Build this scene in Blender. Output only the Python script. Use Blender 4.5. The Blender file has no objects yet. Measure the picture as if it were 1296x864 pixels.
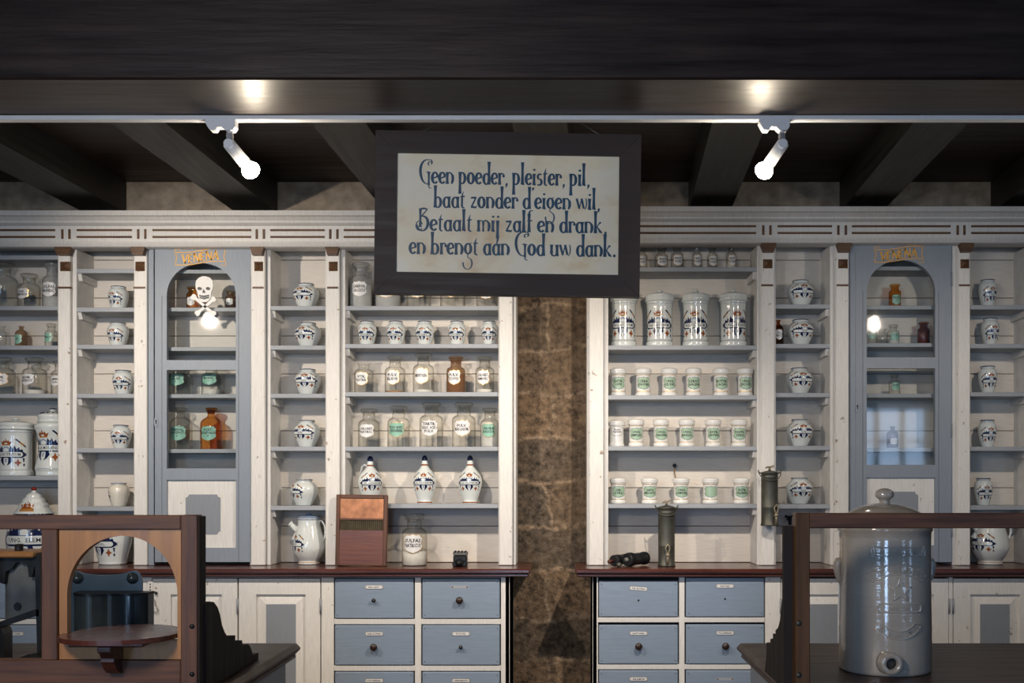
import bpy, math, random
from mathutils import Vector, Matrix
from mathutils.geometry import tessellate_polygon
random.seed(7)
SC = bpy.context.scene
COL = SC.collection
PI = math.pi

# ------------------------------------------------------------------ camera
F = 1350.0                      # focal length in pixels of the 1296 x 864 frame
EYE = 1.33
cam = bpy.data.cameras.new('camera')
cam.sensor_width = 36.0
cam.lens = F * 36.0 / 1296.0
cam.shift_x = -64.0 / 1296.0
cam.shift_y = 180.0 / 1296.0
cam.clip_start = 0.05
camo = bpy.data.objects.new('camera', cam)
COL.objects.link(camo)
camo.location = (0, 0, EYE)
camo.rotation_euler = (PI / 2, 0, 0)
SC.camera = camo

# ------------------------------------------------------------------ world, exposure
SC.view_settings.view_transform = 'Standard'
SC.view_settings.look = 'None'
SC.view_settings.exposure = 0.0
SC.view_settings.gamma = 1.0
SC.view_settings.use_curve_mapping = False
W = bpy.data.worlds.new('daylight')
SC.world = W
W.use_nodes = True
bg = W.node_tree.nodes['Background']
bg.inputs[0].default_value = (0.35, 0.5, 0.8, 1)
bg.inputs[1].default_value = 0.25
SC.cycles.use_denoising = True
SC.cycles.max_bounces = 8
SC.cycles.diffuse_bounces = 4
SC.cycles.glossy_bounces = 4
SC.cycles.transmission_bounces = 6
SC.cycles.transparent_max_bounces = 24
SC.cycles.caustics_reflective = False
SC.cycles.caustics_refractive = False
SC.cycles.sample_clamp_indirect = 4.0

LAMP_POWER = 138.0
FRONT_FILL = 135.0  # power of the added warm fill lamp, out of view
LAMP_COLOR = (1.0, 0.87, 0.73)
DAY_COLOR = (0.44, 0.66, 1.0)
# daylight through the openings behind the viewer (x0, x1, z0, z1, watts): a window, a glazed door, a window
WINDOWS = [(-3.4, -2.2, 0.80, 2.35, 76), (-0.80, -0.12, 0.05, 2.30, 78), (3.75, 4.75, 0.95, 2.35, 34)]
XL, XR, ZC = -4.2, 5.6, 2.916
SIDE_WINDOW = (-1.95, -1.15, 0.20, 2.20, 16)   # y0, y1, z0, z1, watts in the side wall
BACK_Y = -3.0
for (x0, x1, z0, z1, p) in WINDOWS:
    l = bpy.data.lights.new('window_daylight', 'AREA')
    l.shape = 'RECTANGLE'
    l.size, l.size_y = x1 - x0, z1 - z0
    l.energy = p
    l.color = DAY_COLOR
    o = bpy.data.objects.new('window_daylight', l)
    COL.objects.link(o)
    o.location = ((x0 + x1) / 2, BACK_Y - 0.16, (z0 + z1) / 2)
    o.rotation_euler = (PI / 2, 0, 0)       # shines along +Y into the room
y0, y1, z0, z1, p = SIDE_WINDOW
l = bpy.data.lights.new('window_daylight', 'AREA')
l.shape = 'RECTANGLE'; l.size, l.size_y = z1 - z0, y1 - y0; l.energy = p; l.color = DAY_COLOR
o = bpy.data.objects.new('window_daylight', l)
COL.objects.link(o)
o.location = (XR + 0.21, (y0 + y1) / 2, (z0 + z1) / 2)
o.rotation_euler = (0, PI / 2, 0)
# ------------------------------------------------------------------ helpers
YF = 5.40      # front of the shelving
YB = 5.60      # back boards
YI = 5.49      # where the goods stand
def X(px, y=YF): return (px - 712.0) * y / F
def Z(py, y=YF): return EYE + (612.0 - py) * y / F

class MB:
    """collects faces in world metres; build() links them as one mesh object"""
    def __init__(s):
        s.v, s.f, s.m, s.sm, s.mats = [], [], [], [], []
    def mi(s, mat):
        if mat not in s.mats: s.mats.append(mat)
        return s.mats.index(mat)
    def add(s, vs, fs, mat, smooth=False):
        b = len(s.v)
        s.v.extend([tuple(p) for p in vs])
        k = s.mi(mat)
        for f in fs:
            s.f.append([b + i for i in f]); s.m.append(k); s.sm.append(smooth)
    def box(s, x0, x1, y0, y1, z0, z1, mat, c=0.0, jit=0.0):
        if x1 < x0: x0, x1 = x1, x0
        if y1 < y0: y0, y1 = y1, y0
        if z1 < z0: z0, z1 = z1, z0
        c = min(c, (x1 - x0) * .45, (y1 - y0) * .45, (z1 - z0) * .45)
        if c <= 0:
            vs = [(x, y, z) for x in (x0, x1) for y in (y0, y1) for z in (z0, z1)]
            fs = [(0, 1, 3, 2), (4, 6, 7, 5), (0, 4, 5, 1), (2, 3, 7, 6), (0, 2, 6, 4), (1, 5, 7, 3)]
            s.add(vs, fs, mat); return
        vs, idx = [], {}
        for i, x in enumerate((x0, x1)):
            for j, y in enumerate((y0, y1)):
                for k, z in enumerate((z0, z1)):
                    sx, sy, sz = (1, -1)[i] * c, (1, -1)[j] * c, (1, -1)[k] * c
                    for a, p in enumerate(((x, y + sy, z + sz), (x + sx, y, z + sz), (x + sx, y + sy, z))):
                        idx[(i, j, k, a)] = len(vs); vs.append(p)
        fs = []
        for i in (0, 1):
            q = [(i, 0, 0, 0), (i, 1, 0, 0), (i, 1, 1, 0), (i, 0, 1, 0)]; fs.append(q if i else q[::-1])
            q = [(0, i, 0, 1), (1, i, 0, 1), (1, i, 1, 1), (0, i, 1, 1)]; fs.append(q[::-1] if i else q)
            q = [(0, 0, i, 2), (1, 0, i, 2), (1, 1, i, 2), (0, 1, i, 2)]; fs.append(q if i else q[::-1])
        for i in (0, 1):
            for j in (0, 1):
                fs.append([(i, j, 0, 0), (i, j, 0, 1), (i, j, 1, 1), (i, j, 1, 0)])
                fs.append([(i, 0, j, 0), (i, 0, j, 2), (i, 1, j, 2), (i, 1, j, 0)])
                fs.append([(0, i, j, 1), (0, i, j, 2), (1, i, j, 2), (1, i, j, 1)])
        for i in (0, 1):
            for j in (0, 1):
                for k in (0, 1):
                    fs.append([(i, j, k, 0), (i, j, k, 1), (i, j, k, 2)])
        ctr = Vector(((x0 + x1) / 2, (y0 + y1) / 2, (z0 + z1) / 2))
        out = []
        for q in fs:
            q = [idx[t] for t in q]
            a, b, d = Vector(vs[q[0]]), Vector(vs[q[1]]), Vector(vs[q[2]])
            mid = sum((Vector(vs[t]) for t in q), Vector()) / len(q)
            if (b - a).cross(d - a).dot(mid - ctr) < 0: q = q[::-1]
            out.append(q)
        s.add(vs, out, mat)
    def lathe(s, prof, cx, cy, cz, mat, seg=28, smooth=True, cap=True, M=None):
        vs, fs = [], []
        n = len(prof)
        for i in range(seg):
            a = 2 * PI * i / seg
            for r, z in prof:
                p = Vector((r * math.sin(a), -r * math.cos(a), z))
                if M: p = M @ p
                vs.append((cx + p.x, cy + p.y, cz + p.z))
        for i in range(seg):
            j = (i + 1) % seg
            for k in range(n - 1):
                fs.append((i * n + k, j * n + k, j * n + k + 1, i * n + k + 1))
        s.add(vs, fs, mat, smooth)
        if cap:
            caps = []
            if prof[0][0] > 1e-5: caps.append([i * n for i in range(seg)][::-1])
            if prof[-1][0] > 1e-5: caps.append([i * n + n - 1 for i in range(seg)])
            b = len(s.v) - len(vs)
            for c in caps:
                s.f.append([b + t for t in c]); s.m.append(s.mi(mat)); s.sm.append(False)
    def cyl(s, p0, p1, r0, r1, mat, seg=16, smooth=True):
        p0, p1 = Vector(p0), Vector(p1)
        d = p1 - p0
        M = Vector((0, 0, 1)).rotation_difference(d.normalized()).to_matrix()
        s.lathe([(r0, 0), (r1, d.length)], p0.x, p0.y, p0.z, mat, seg, smooth, True, M)
    def revolve(s, p0, p1, prof, mat, seg=20):
        """lathe along p0->p1, prof = [(r, t)] with t in metres along the axis"""
        p0, p1 = Vector(p0), Vector(p1)
        M = Vector((0, 0, 1)).rotation_difference((p1 - p0).normalized()).to_matrix()
        s.lathe(prof, p0.x, p0.y, p0.z, mat, seg, True, True, M)
    def tube(s, pts, r, mat, seg=8, ry=None):
        pts = [Vector(p) for p in pts]
        n = len(pts)
        rs = r if isinstance(r, (list, tuple)) else [r] * n
        vs, fs = [], []
        up = Vector((0.13, 0.21, 0.97)).normalized()
        prev = None
        for i in range(n):
            d = (pts[min(i + 1, n - 1)] - pts[max(i - 1, 0)]).normalized()
            if prev is None:
                u = d.cross(up); 
                if u.length < .1: u = d.cross(Vector((1, 0, 0)))
                u.normalize()
            else:
                u = (prev - d * prev.dot(d)).normalized()
            prev = u
            w = d.cross(u)
            for k in range(seg):
                a = 2 * PI * k / seg
                vs.append(pts[i] + (u * math.cos(a) + w * math.sin(a) * (ry or 1)) * rs[i])
        for i in range(n - 1):
            for k in range(seg):
                l = (k + 1) % seg
                fs.append((i * seg + k, i * seg + l, (i + 1) * seg + l, (i + 1) * seg + k))
        s.add(vs, fs, mat, True)
        s.add([vs[k] for k in range(seg)], [list(range(seg))[::-1]], mat)
        s.add([vs[(n - 1) * seg + k] for k in range(seg)], [list(range(seg))], mat)
    def ball(s, c, r, mat, seg=16, sz=1.0):
        n = max(6, seg // 2)
        s.lathe([(max(1e-6, r * math.sin(PI * i / n)), -r * sz * math.cos(PI * i / n)) for i in range(n + 1)], c[0], c[1], c[2], mat, seg, True, False)
    def prism(s, poly, y0, y1, mat, plane='xz', back=True):
        """extrude a simple 2D polygon; plane xz -> along y, plane yz -> along x, plane xy -> along z"""
        ar = sum(poly[i][0] * poly[(i + 1) % len(poly)][1] - poly[(i + 1) % len(poly)][0] * poly[i][1] for i in range(len(poly)))
        if ar < 0: poly = poly[::-1]
        n = len(poly)
        def P(u, v, t): return {'xz': (u, t, v), 'yz': (t, u, v), 'xy': (u, v, t)}[plane]
        vs = [P(u, v, y0) for u, v in poly] + [P(u, v, y1) for u, v in poly]
        fr, bk = list(range(n)), list(range(n, 2 * n))[::-1]
        sides = [(i, i + n, (i + 1) % n + n, (i + 1) % n) for i in range(n)]
        fs = [fr] + ([bk] if back else []) + sides
        flip = (plane == 'xz') != (y1 > y0)
        if flip: fs = [list(f)[::-1] for f in fs]
        s.add(vs, fs, mat)
    def plate_with_hole(s, outer, hole, y0, y1, mat):
        """flat plate in xz between y0 < y1 with an opening; both loops given as point lists"""
        for yy, fl in ((y0, False), (y1, True)):
            loops = [[Vector((u, v, 0)) for u, v in outer], [Vector((u, v, 0)) for u, v in hole]]
            flat = outer + hole
            tr = tessellate_polygon(loops)
            fs = []
            for t in tr:
                a, b, c = (flat[i] for i in t)
                ccw = (b[0] - a[0]) * (c[1] - a[1]) - (b[1] - a[1]) * (c[0] - a[0]) > 0
                t = list(t)
                fs.append(t if ccw != fl else t[::-1])
            s.add([(u, yy, v) for u, v in flat], fs, mat)
        for loop, out in ((outer, True), (hole, False)):
            n = len(loop)
            ar = sum(loop[i][0] * loop[(i + 1) % n][1] - loop[(i + 1) % n][0] * loop[i][1] for i in range(n))
            lp = loop if (ar > 0) == out else loop[::-1]
            s.add([(u, y0, v) for u, v in lp] + [(u, y1, v) for u, v in lp], [(i, i + n, (i + 1) % n + n, (i + 1) % n) for i in range(n)], mat)
    def flat(s, tris_xy, y, mat, ox=0, oz=0):
        vs, fs = tris_xy
        s.add([(ox + u, y, oz + v) for u, v in vs], fs, mat)
    def build(s, name, parent=None, at=None):
        me = bpy.data.meshes.new(name)
        off = Vector(at) if at else (WORLD_LOC.get(parent.name, Vector()) if parent else Vector())
        me.from_pydata([(p[0] - off.x, p[1] - off.y, p[2] - off.z) for p in s.v], [], s.f)
        for m in s.mats: me.materials.append(m)
        me.polygons.foreach_set('material_index', s.m)
        me.polygons.foreach_set('use_smooth', s.sm)
        me.update()
        o = bpy.data.objects.new(name, me)
        COL.objects.link(o)
        if parent: o.parent = parent
        else:
            o.location = off
        WORLD_LOC[o.name] = off
        return o
WORLD_LOC = {}

def tag(o, label, cat, group=None):
    o['label'] = label; o['category'] = cat
    if group: o['group'] = group
    return o
def thing(name, loc, label, cat, group=None):
    o = bpy.data.objects.new(name, None)
    COL.objects.link(o)
    o.location = loc
    o.empty_display_size = 0.05
    WORLD_LOC[o.name] = Vector(loc)
    return tag(o, label, cat, group)
def struct(mb, name, label=None):
    o = mb.build(name)
    o['kind'] = 'structure'
    if label: o['label'] = label
    return o
def plabel(o, t): o['label'] = t; return o

# ---- 2D shapes, text and wrapping onto round surfaces
def tess(poly):
    ar = sum(poly[i][0] * poly[(i + 1) % len(poly)][1] - poly[(i + 1) % len(poly)][0] * poly[i][1] for i in range(len(poly)))
    if ar < 0: poly = poly[::-1]
    fs = []
    for t in tessellate_polygon([[Vector((u, v, 0)) for u, v in poly]]):
        a, b, c = (poly[i] for i in t)
        ccw = (b[0] - a[0]) * (c[1] - a[1]) - (b[1] - a[1]) * (c[0] - a[0]) > 0
        fs.append(list(t) if ccw else list(t)[::-1])
    return list(poly), fs
_TX = {}
def text2d(body, size=1.0, res=1, bold=0.0, spacing=1.0):
    """flat triangles of a line of lettering, centred, cap height = size"""
    key = (body, res, bold, spacing)
    if key not in _TX:
        cu = bpy.data.curves.new('lettering', 'FONT')
        cu.body = body; cu.align_x = 'CENTER'; cu.align_y = 'CENTER'
        cu.resolution_u = res; cu.offset = bold; cu.space_character = spacing
        ob = bpy.data.objects.new('lettering', cu)
        COL.objects.link(ob)
        bpy.context.view_layer.update()
        dg = bpy.context.evaluated_depsgraph_get()
        me = ob.evaluated_get(dg).to_mesh()
        vs = [(v.co.x, v.co.y) for v in me.vertices]
        fs = []
        for p in me.polygons:
            q = list(p.vertices)
            a = sum(vs[q[i]][0] * vs[q[(i + 1) % len(q)]][1] - vs[q[(i + 1) % len(q)]][0] * vs[q[i]][1] for i in range(len(q)))
            fs.append(q if a > 0 else q[::-1])
        ob.evaluated_get(dg).to_mesh_clear()
        bpy.data.objects.remove(ob); bpy.data.curves.remove(cu)
        if vs:
            h = 0.70
            cx = (min(v[0] for v in vs) + max(v[0] for v in vs)) / 2
            cy = (min(v[1] for v in vs) + max(v[1] for v in vs)) / 2
            vs = [((a - cx) / h, (b - cy) / h) for a, b in vs]
        _TX[key] = (vs, fs)
    vs, fs = _TX[key]
    return [(a * size, b * size) for a, b in vs], fs
def fit(t, wmax):
    vs, fs = t
    if not vs: return t
    w = max(v[0] for v in vs) - min(v[0] for v in vs)
    if w > wmax:
        k = wmax / w
        vs = [(a * k, b) for a, b in vs]
    return vs, fs
def subdiv(vs, fs, d):
    vs = list(vs); out = []
    stack = []
    for f in fs:
        for k in range(1, len(f) - 1): stack.append((f[0], f[k], f[k + 1]))
    mid = {}
    while stack:
        t = stack.pop()
        best, bi = 0, -1
        for k in range(3):
            a, b = vs[t[k]], vs[t[(k + 1) % 3]]
            l = (a[0] - b[0]) ** 2 + (a[1] - b[1]) ** 2
            if l > best: best, bi = l, k
        if best <= d * d: out.append(t); continue
        i, j, k = t[bi], t[(bi + 1) % 3], t[(bi + 2) % 3]
        key = (min(i, j), max(i, j))
        if key not in mid:
            mid[key] = len(vs)
            vs.append(((vs[i][0] + vs[j][0]) / 2, (vs[i][1] + vs[j][1]) / 2))
        m = mid[key]
        stack.append((i, m, k)); stack.append((m, j, k))
    return vs, out
def prof_r(prof, z):
    for (r0, z0), (r1, z1) in zip(prof, prof[1:]):
        if min(z0, z1) - 1e-9 <= z <= max(z0, z1) + 1e-9 and abs(z1 - z0) > 1e-7:
            return r0 + (r1 - r0) * (z - z0) / (z1 - z0)
    return prof[-1][0]
def wrap(mb, t, prof, rref, c, mat, du=0.0, dv=0.0, off=0.0004, turn=0.0, dmax=None):
    """lay flat triangles t (u, v in metres) on a turned surface whose axis stands at c"""
    vs, fs = subdiv(t[0], t[1], dmax or rref * 0.3)
    out = []
    for u, v in vs:
        z = max(v + dv, .002)
        r = prof_r(prof, z) + off
        a = (u + du) / rref + turn
        out.append((c[0] + r * math.sin(a), c[1] - r * math.cos(a), c[2] + z))
    mb.add(out, fs, mat, True)
def rrect(w, h, r, n=4):
    pts = []
    for cx, cy, a0 in ((w / 2 - r, h / 2 - r, 0), (-w / 2 + r, h / 2 - r, PI / 2), (-w / 2 + r, -h / 2 + r, PI), (w / 2 - r, -h / 2 + r, 1.5 * PI)):
        for k in range(n + 1):
            a = a0 + PI / 2 * k / n
            pts.append((cx + r * math.cos(a), cy + r * math.sin(a)))
    return pts
def smoothprof(pts, n=5):
    """Catmull-Rom through profile points"""
    out = []
    P = [pts[0]] + list(pts) + [pts[-1]]
    for i in range(1, len(P) - 2):
        for k in range(n):
            t = k / n
            q = []
            for c in (0, 1):
                a, b, d, e = P[i - 1][c], P[i][c], P[i + 1][c], P[i + 2][c]
                q.append(.5 * (2 * b + (d - a) * t + (2 * a - 5 * b + 4 * d - e) * t * t + (3 * b - a - 3 * d + e) * t ** 3))
            out.append((max(q[0], 1e-4), q[1]))
    out.append(pts[-1])
    for i in range(1, len(out)):
        if out[i][1] < out[i - 1][1]: out[i] = (out[i][0], out[i - 1][1] + 1e-6)
    return out

# ------------------------------------------------------------------ materials
def newmat(name):
    m = bpy.data.materials.new(name); m.use_nodes = True
    nt = m.node_tree
    return m, nt, nt.nodes['Principled BSDF'], nt.nodes, nt.links
def c4(c): return (c[0], c[1], c[2], 1)
def ramp(N, L, src, stops):
    r = N.new('ShaderNodeValToRGB')
    el = r.color_ramp.elements
    while len(el) < len(stops): el.new(0.5)
    for e, (p, c) in zip(el, stops):
        e.position = p; e.color = c4(c)
    L.new(src, r.inputs[0])
    return r.outputs[0]
def noise(N, L, scale, detail=4, vec=(1, 1, 1), rough=.55, coord='Object', off=0):
    tc = N.new('ShaderNodeTexCoord'); mp = N.new('ShaderNodeMapping')
    mp.inputs['Scale'].default_value = vec
    mp.inputs['Location'].default_value = (off, off * .7, off * 1.3)
    L.new(tc.outputs[coord], mp.inputs[0])
    n = N.new('ShaderNodeTexNoise')
    n.inputs['Scale'].default_value = scale; n.inputs['Detail'].default_value = detail; n.inputs['Roughness'].default_value = rough
    L.new(mp.outputs[0], n.inputs['Vector'])
    return n.outputs['Fac'], mp
def mix(N, L, fac, a, b, mode='MIX'):
    m = N.new('ShaderNodeMix'); m.data_type = 'RGBA'; m.blend_type = mode
    for k, v in ((0, fac), (6, a), (7, b)):
        if isinstance(v, (int, float)): m.inputs[k].default_value = v
        elif isinstance(v, tuple): m.inputs[k].default_value = c4(v)
        else: L.new(v, m.inputs[k])
    return m.outputs[2]
def bump(N, L, src, bsdf, strength, dist=.002):
    b = N.new('ShaderNodeBump'); b.inputs['Strength'].default_value = strength; b.inputs['Distance'].default_value = dist
    L.new(src, b.inputs['Height']); L.new(b.outputs[0], bsdf.inputs['Normal'])
def painted(name, col, grain=(3, 3, 40), stain=(.20, .10, .04), amount=.62, rough=.5, var=.10):
    """old brush-painted timber: streaky grain, small rusty flecks"""
    m, nt, b, N, L = newmat(name)
    g, _ = noise(N, L, 6, 5, grain)
    big, _ = noise(N, L, 2.2, 4, off=3.1)
    fl, _ = noise(N, L, 26, 3, off=7.7)
    lo = tuple(c * (1 - var) for c in col); hi = tuple(min(1, c * (1 + var)) for c in col)
    c = ramp(N, L, g, [(.3, lo), (.7, hi)])
    c2 = mix(N, L, ramp(N, L, big, [(.35, (0, 0, 0)), (.75, (.35, .35, .35))]), c, tuple(x * .82 for x in col))
    c3 = mix(N, L, ramp(N, L, fl, [(amount + .1, (0, 0, 0)), (amount + .16, (.8, .8, .8))]), c2, stain)
    L.new(c3, b.inputs['Base Color'])
    b.inputs['Roughness'].default_value = rough
    bump(N, L, g, b, .18, .003)
    return m
def timber(name, c1, c2, axis='x', rough=.4, scale=5, coat=.0, bumpy=.15):
    m, nt, b, N, L = newmat(name)
    v = {'x': (1, 14, 14), 'y': (14, 1, 14), 'z': (14, 14, 1)}[axis]
    g, _ = noise(N, L, scale * .5, 6, v, .6)
    big, _ = noise(N, L, 3.0, 4, off=5)
    c = ramp(N, L, g, [(.28, c1), (.5, tuple((a + d) / 2 for a, d in zip(c1, c2))), (.72, c2)])
    c = mix(N, L, ramp(N, L, big, [(.3, (0, 0, 0)), (.8, (.5, .5, .5))]), c, c1)
    L.new(c, b.inputs['Base Color'])
    rr = ramp(N, L, g, [(.2, (rough * .75,) * 3), (.8, (min(1, rough * 1.3),) * 3)])
    L.new(rr, b.inputs['Roughness'])
    b.inputs['Coat Weight'].default_value = coat
    b.inputs['Coat Roughness'].default_value = .15
    bump(N, L, g, b, bumpy, .003)
    return m
def plain(name, col, rough=.5, metal=0.0, coat=0.0, var=.08, scale=30, spec=.5):
    m, nt, b, N, L = newmat(name)
    n, _ = noise(N, L, scale, 3)
    c = ramp(N, L, n, [(.3, tuple(x * (1 - var) for x in col)), (.7, tuple(min(1, x * (1 + var)) for x in col))])
    L.new(c, b.inputs['Base Color'])
    b.inputs['Roughness'].default_value = rough
    b.inputs['Metallic'].default_value = metal
    b.inputs['Coat Weight'].default_value = coat
    b.inputs['Coat Roughness'].default_value = .06
    b.inputs['Specular IOR Level'].default_value = spec
    return m
def thin_glass(name, tint, edge, gloss=.9, body=0.0, bodycol=(1, 1, 1), edge_w=.85):
    """blown glass seen as a shell: clear when faced, tinted and mirror-like at grazing angles"""
    m = bpy.data.materials.new(name); m.use_nodes = True
    nt = m.node_tree; N, L = nt.nodes, nt.links
    N.clear()
    out = N.new('ShaderNodeOutputMaterial')
    tr = N.new('ShaderNodeBsdfTransparent')
    lw = N.new('ShaderNodeLayerWeight'); lw.inputs['Blend'].default_value = .35
    cr = N.new('ShaderNodeValToRGB')
    cr.color_ramp.elements[0].color = c4(tint); cr.color_ramp.elements[0].position = .25
    cr.color_ramp.elements[1].color = c4(edge); cr.color_ramp.elements[1].position = edge_w
    L.new(lw.outputs['Facing'], cr.inputs[0]); L.new(cr.outputs[0], tr.inputs[0])
    gl = N.new('ShaderNodeBsdfGlossy'); gl.inputs['Roughness'].default_value = .04
    gl.inputs[0].default_value = (gloss, gloss, gloss, 1)
    pw = N.new('ShaderNodeMath'); pw.operation = 'POWER'; pw.inputs[1].default_value = 4.0
    l2 = N.new('ShaderNodeLayerWeight'); l2.inputs['Blend'].default_value = .5
    L.new(l2.outputs['Facing'], pw.inputs[0])
    fr = N.new('ShaderNodeMath'); fr.operation = 'MULTIPLY_ADD'; fr.inputs[1].default_value = .6; fr.inputs[2].default_value = .045
    L.new(pw.outputs[0], fr.inputs[0])
    mx = N.new('ShaderNodeMixShader')
    L.new(fr.outputs[0], mx.inputs[0])
    if body > 0:
        df = N.new('ShaderNodeBsdfDiffuse'); df.inputs[0].default_value = c4(bodycol)
        m2 = N.new('ShaderNodeMixShader'); m2.inputs[0].default_value = body
        L.new(tr.outputs[0], m2.inputs[1]); L.new(df.outputs[0], m2.inputs[2]); L.new(m2.outputs[0], mx.inputs[1])
    else: L.new(tr.outputs[0], mx.inputs[1])
    L.new(gl.outputs[0], mx.inputs[2]); L.new(mx.outputs[0], out.inputs[0])
    return m
def emissive(name, col, strength):
    m, nt, b, N, L = newmat(name)
    b.inputs['Base Color'].default_value = c4(col)
    b.inputs['Emission Color'].default_value = c4(col); b.inputs['Emission Strength'].default_value = strength
    return m

M_WHITE = painted('white_painted_pine', (.68, .67, .65), (40, 3, 3))
M_WHITEV = painted('white_painted_upright', (.74, .725, .695), (30, 30, 2), amount=.575)
M_BACK = painted('white_painted_back_boards', (.66, .615, .555), (2, 20, 40), amount=.66)
M_BLUE = painted('grey_blue_painted_pine', (.245, .285, .34), (30, 30, 2), amount=.66, var=.07)
M_BLUED = painted('grey_blue_painted_drawer', (.225, .29, .385), (2, 20, 30), (.12, .06, .03), amount=.64, var=.07)
M_SHELF = painted('pale_grey_painted_shelf', (.33, .355, .39), (2, 12, 30), amount=.70, var=.08)
M_GREYP = painted('grey_painted_field', (.25, .275, .31), (20, 20, 3), amount=.72, var=.05)
M_DARKGAP = plain('dark_gap', (.012, .010, .010), .9)
M_BROWNTRIM = timber('brown_varnished_carving', (.055, .022, .008), (.17, .085, .035), 'x', .45, 9)
M_TOP = timber('red_brown_worktop', (.045, .012, .008), (.12, .035, .022), 'x', .28, 6, .3)
M_FRAME = timber('mahogany_frame_across', (.045, .017, .010), (.19, .082, .045), 'x', .55, 9, .0, .25)
M_FRAMEV = timber('mahogany_frame_upright', (.045, .017, .010), (.19, .082, .045), 'z', .55, 9, .0, .25)
M_OAK = timber('golden_oak_panel', (.27, .11, .030), (.50, .24, .075), 'z', .42, 5, .1)
M_BOARD = timber('red_brown_washboard_panel', (.10, .032, .018), (.20, .070, .042), 'x', .33, 8, .0, .35)
M_DKWOOD = timber('dark_stained_board', (.010, .006, .005), (.028, .017, .013), 'z', .75, 6)
M_DKTOP = timber('dark_counter_top', (.030, .014, .010), (.075, .035, .024), 'x', .42, 5, .0)
M_BEAM = timber('dark_beam_timber', (.011, .006, .005), (.050, .029, .023), 'x', .42, 4, .0, .6)
M_JOIST = timber('weathered_joist_timber', (.014, .013, .012), (.045, .042, .038), 'y', .55, 5, .0, .5)
M_CEIL = timber('dark_ceiling_boards', (.010, .004, .003), (.030, .011, .006), 'x', .5, 4)
M_SIGNFR = timber('dark_sign_frame_wood', (.015, .008, .008), (.045, .026, .023), 'x', .6, 7)
M_FLOOR = timber('dark_floor_boards', (.05, .03, .02), (.12, .07, .045), 'x', .45, 3)
M_PLASTER = plain('lime_plaster', (.26, .245, .225), .9, scale=6)
M_CERAM = plain('tin_glazed_white', (.66, .70, .69), .13, 0, .5, var=.03, scale=12)
M_CREAM = plain('cream_glaze', (.72, .68, .59), .14, 0, .5, var=.03, scale=12)
M_PORC = plain('white_porcelain', (.74, .74, .72), .14, 0, .5, var=.02)
M_NAVY = plain('cobalt_blue_glaze', (.008, .014, .060), .14, 0, .4)
M_ORANGE = plain('rust_orange_glaze', (.27, .075, .020), .14, 0, .4)
M_OCHRE = plain('ochre_glaze', (.40, .19, .05), .16, 0, .4)
M_PALEBLUE = plain('pale_blue_glaze', (.20, .27, .40), .14, 0, .4)
M_INK = plain('black_lettering', (.012, .012, .014), .5)
M_GREENLBL = plain('sea_green_label', (.24, .47, .37), .35, var=.04)
M_GREENSHIELD = plain('pale_green_glaze', (.33, .47, .34), .25, var=.04)
M_WHITELBL = plain('white_enamel_label', (.74, .74, .74), .3, var=.03)
M_GOLD = plain('gilt_line', (.62, .38, .10), .3, .6)
M_YELLOW = plain('yellow_ochre_paint', (.78, .40, .05), .5)
M_GLASS = thin_glass('clear_bottle_glass', (.93, .93, .91), (.46, .45, .42))
M_PANE = thin_glass('window_pane_glass', (.93, .95, .95), (.8, .83, .83))
M_AMBER = thin_glass('amber_bottle_glass', (.80, .50, .20), (.40, .17, .05))
M_DKAMBER = thin_glass('dark_amber_bottle_glass', (.52, .25, .12), (.18, .07, .03))
M_AMBJAR = thin_glass('brown_powder_glass', (.76, .62, .50), (.40, .28, .19), body=.30, bodycol=(.24, .15, .09))
M_MILKY = thin_glass('hazy_bottle_glass', (.80, .82, .82), (.45, .46, .46), body=.22, bodycol=(.6, .6, .6))
M_POWDER = plain('white_powder', (.72, .71, .68), .95, scale=60)
M_TANPOW = plain('tan_powder', (.35, .20, .10), .95, scale=60)
M_TIN = plain('dull_tinplate', (.10, .10, .085), .5, .7, var=.25, scale=18)
M_BRASS = plain('tarnished_brass', (.26, .225, .16), .45, .5, var=.2)
M_IRON = plain('blackened_iron', (.018, .020, .022), .45, .5, var=.3, scale=14)
M_IRONG = plain('grey_cast_iron', (.14, .14, .13), .55, .4, var=.3, scale=12)
M_BIN = plain('dark_green_tinplate', (.045, .058, .062), .27, .35, .2, var=.25, scale=9)
M_TEAL = plain('teal_enamelled_iron', (.025, .085, .105), .4, .1, var=.2)
def m_stoneware():
    m, nt, b, N, L = newmat('grey_salt_glazed_stoneware')
    n, _ = noise(N, L, 9, 4); r, _ = noise(N, L, 10, 3, (.3, .3, 9)); f, _ = noise(N, L, 90, 3)
    L.new(ramp(N, L, n, [(.3, (.41, .365, .315)), (.7, (.49, .44, .385))]), b.inputs['Base Color'])
    b.inputs['Roughness'].default_value = .09; b.inputs['Specular IOR Level'].default_value = .9; b.inputs['Coat Weight'].default_value = .8; b.inputs['Coat Roughness'].default_value = .06
    ad = N.new('ShaderNodeMath'); ad.operation = 'MULTIPLY_ADD'; ad.inputs[1].default_value = .25; L.new(f, ad.inputs[0]); L.new(r, ad.inputs[2])
    bump(N, L, ad.outputs[0], b, .10, .012)
    return m
M_STONEW = m_stoneware()
M_COPPER = plain('polished_copper_sheet', (.40, .16, .07), .36, .7, var=.3, scale=26)
M_KNOB = plain('dark_wooden_knob', (.030, .014, .010), .35)
M_KNOBH = plain('small_black_knob', (.02, .02, .022), .35)
M_PLASTICW = plain('white_plastic', (.78, .80, .83), .35, var=.02)
M_CHROME = plain('grey_clip', (.28, .28, .30), .35, .3)
M_STRING = plain('brown_twine', (.25, .14, .06), .9)
M_WIRE = plain('steel_wire', (.25, .24, .22), .5, .6)
M_BONE = plain('white_painted_plywood', (.74, .74, .72), .5, var=.03)
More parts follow.
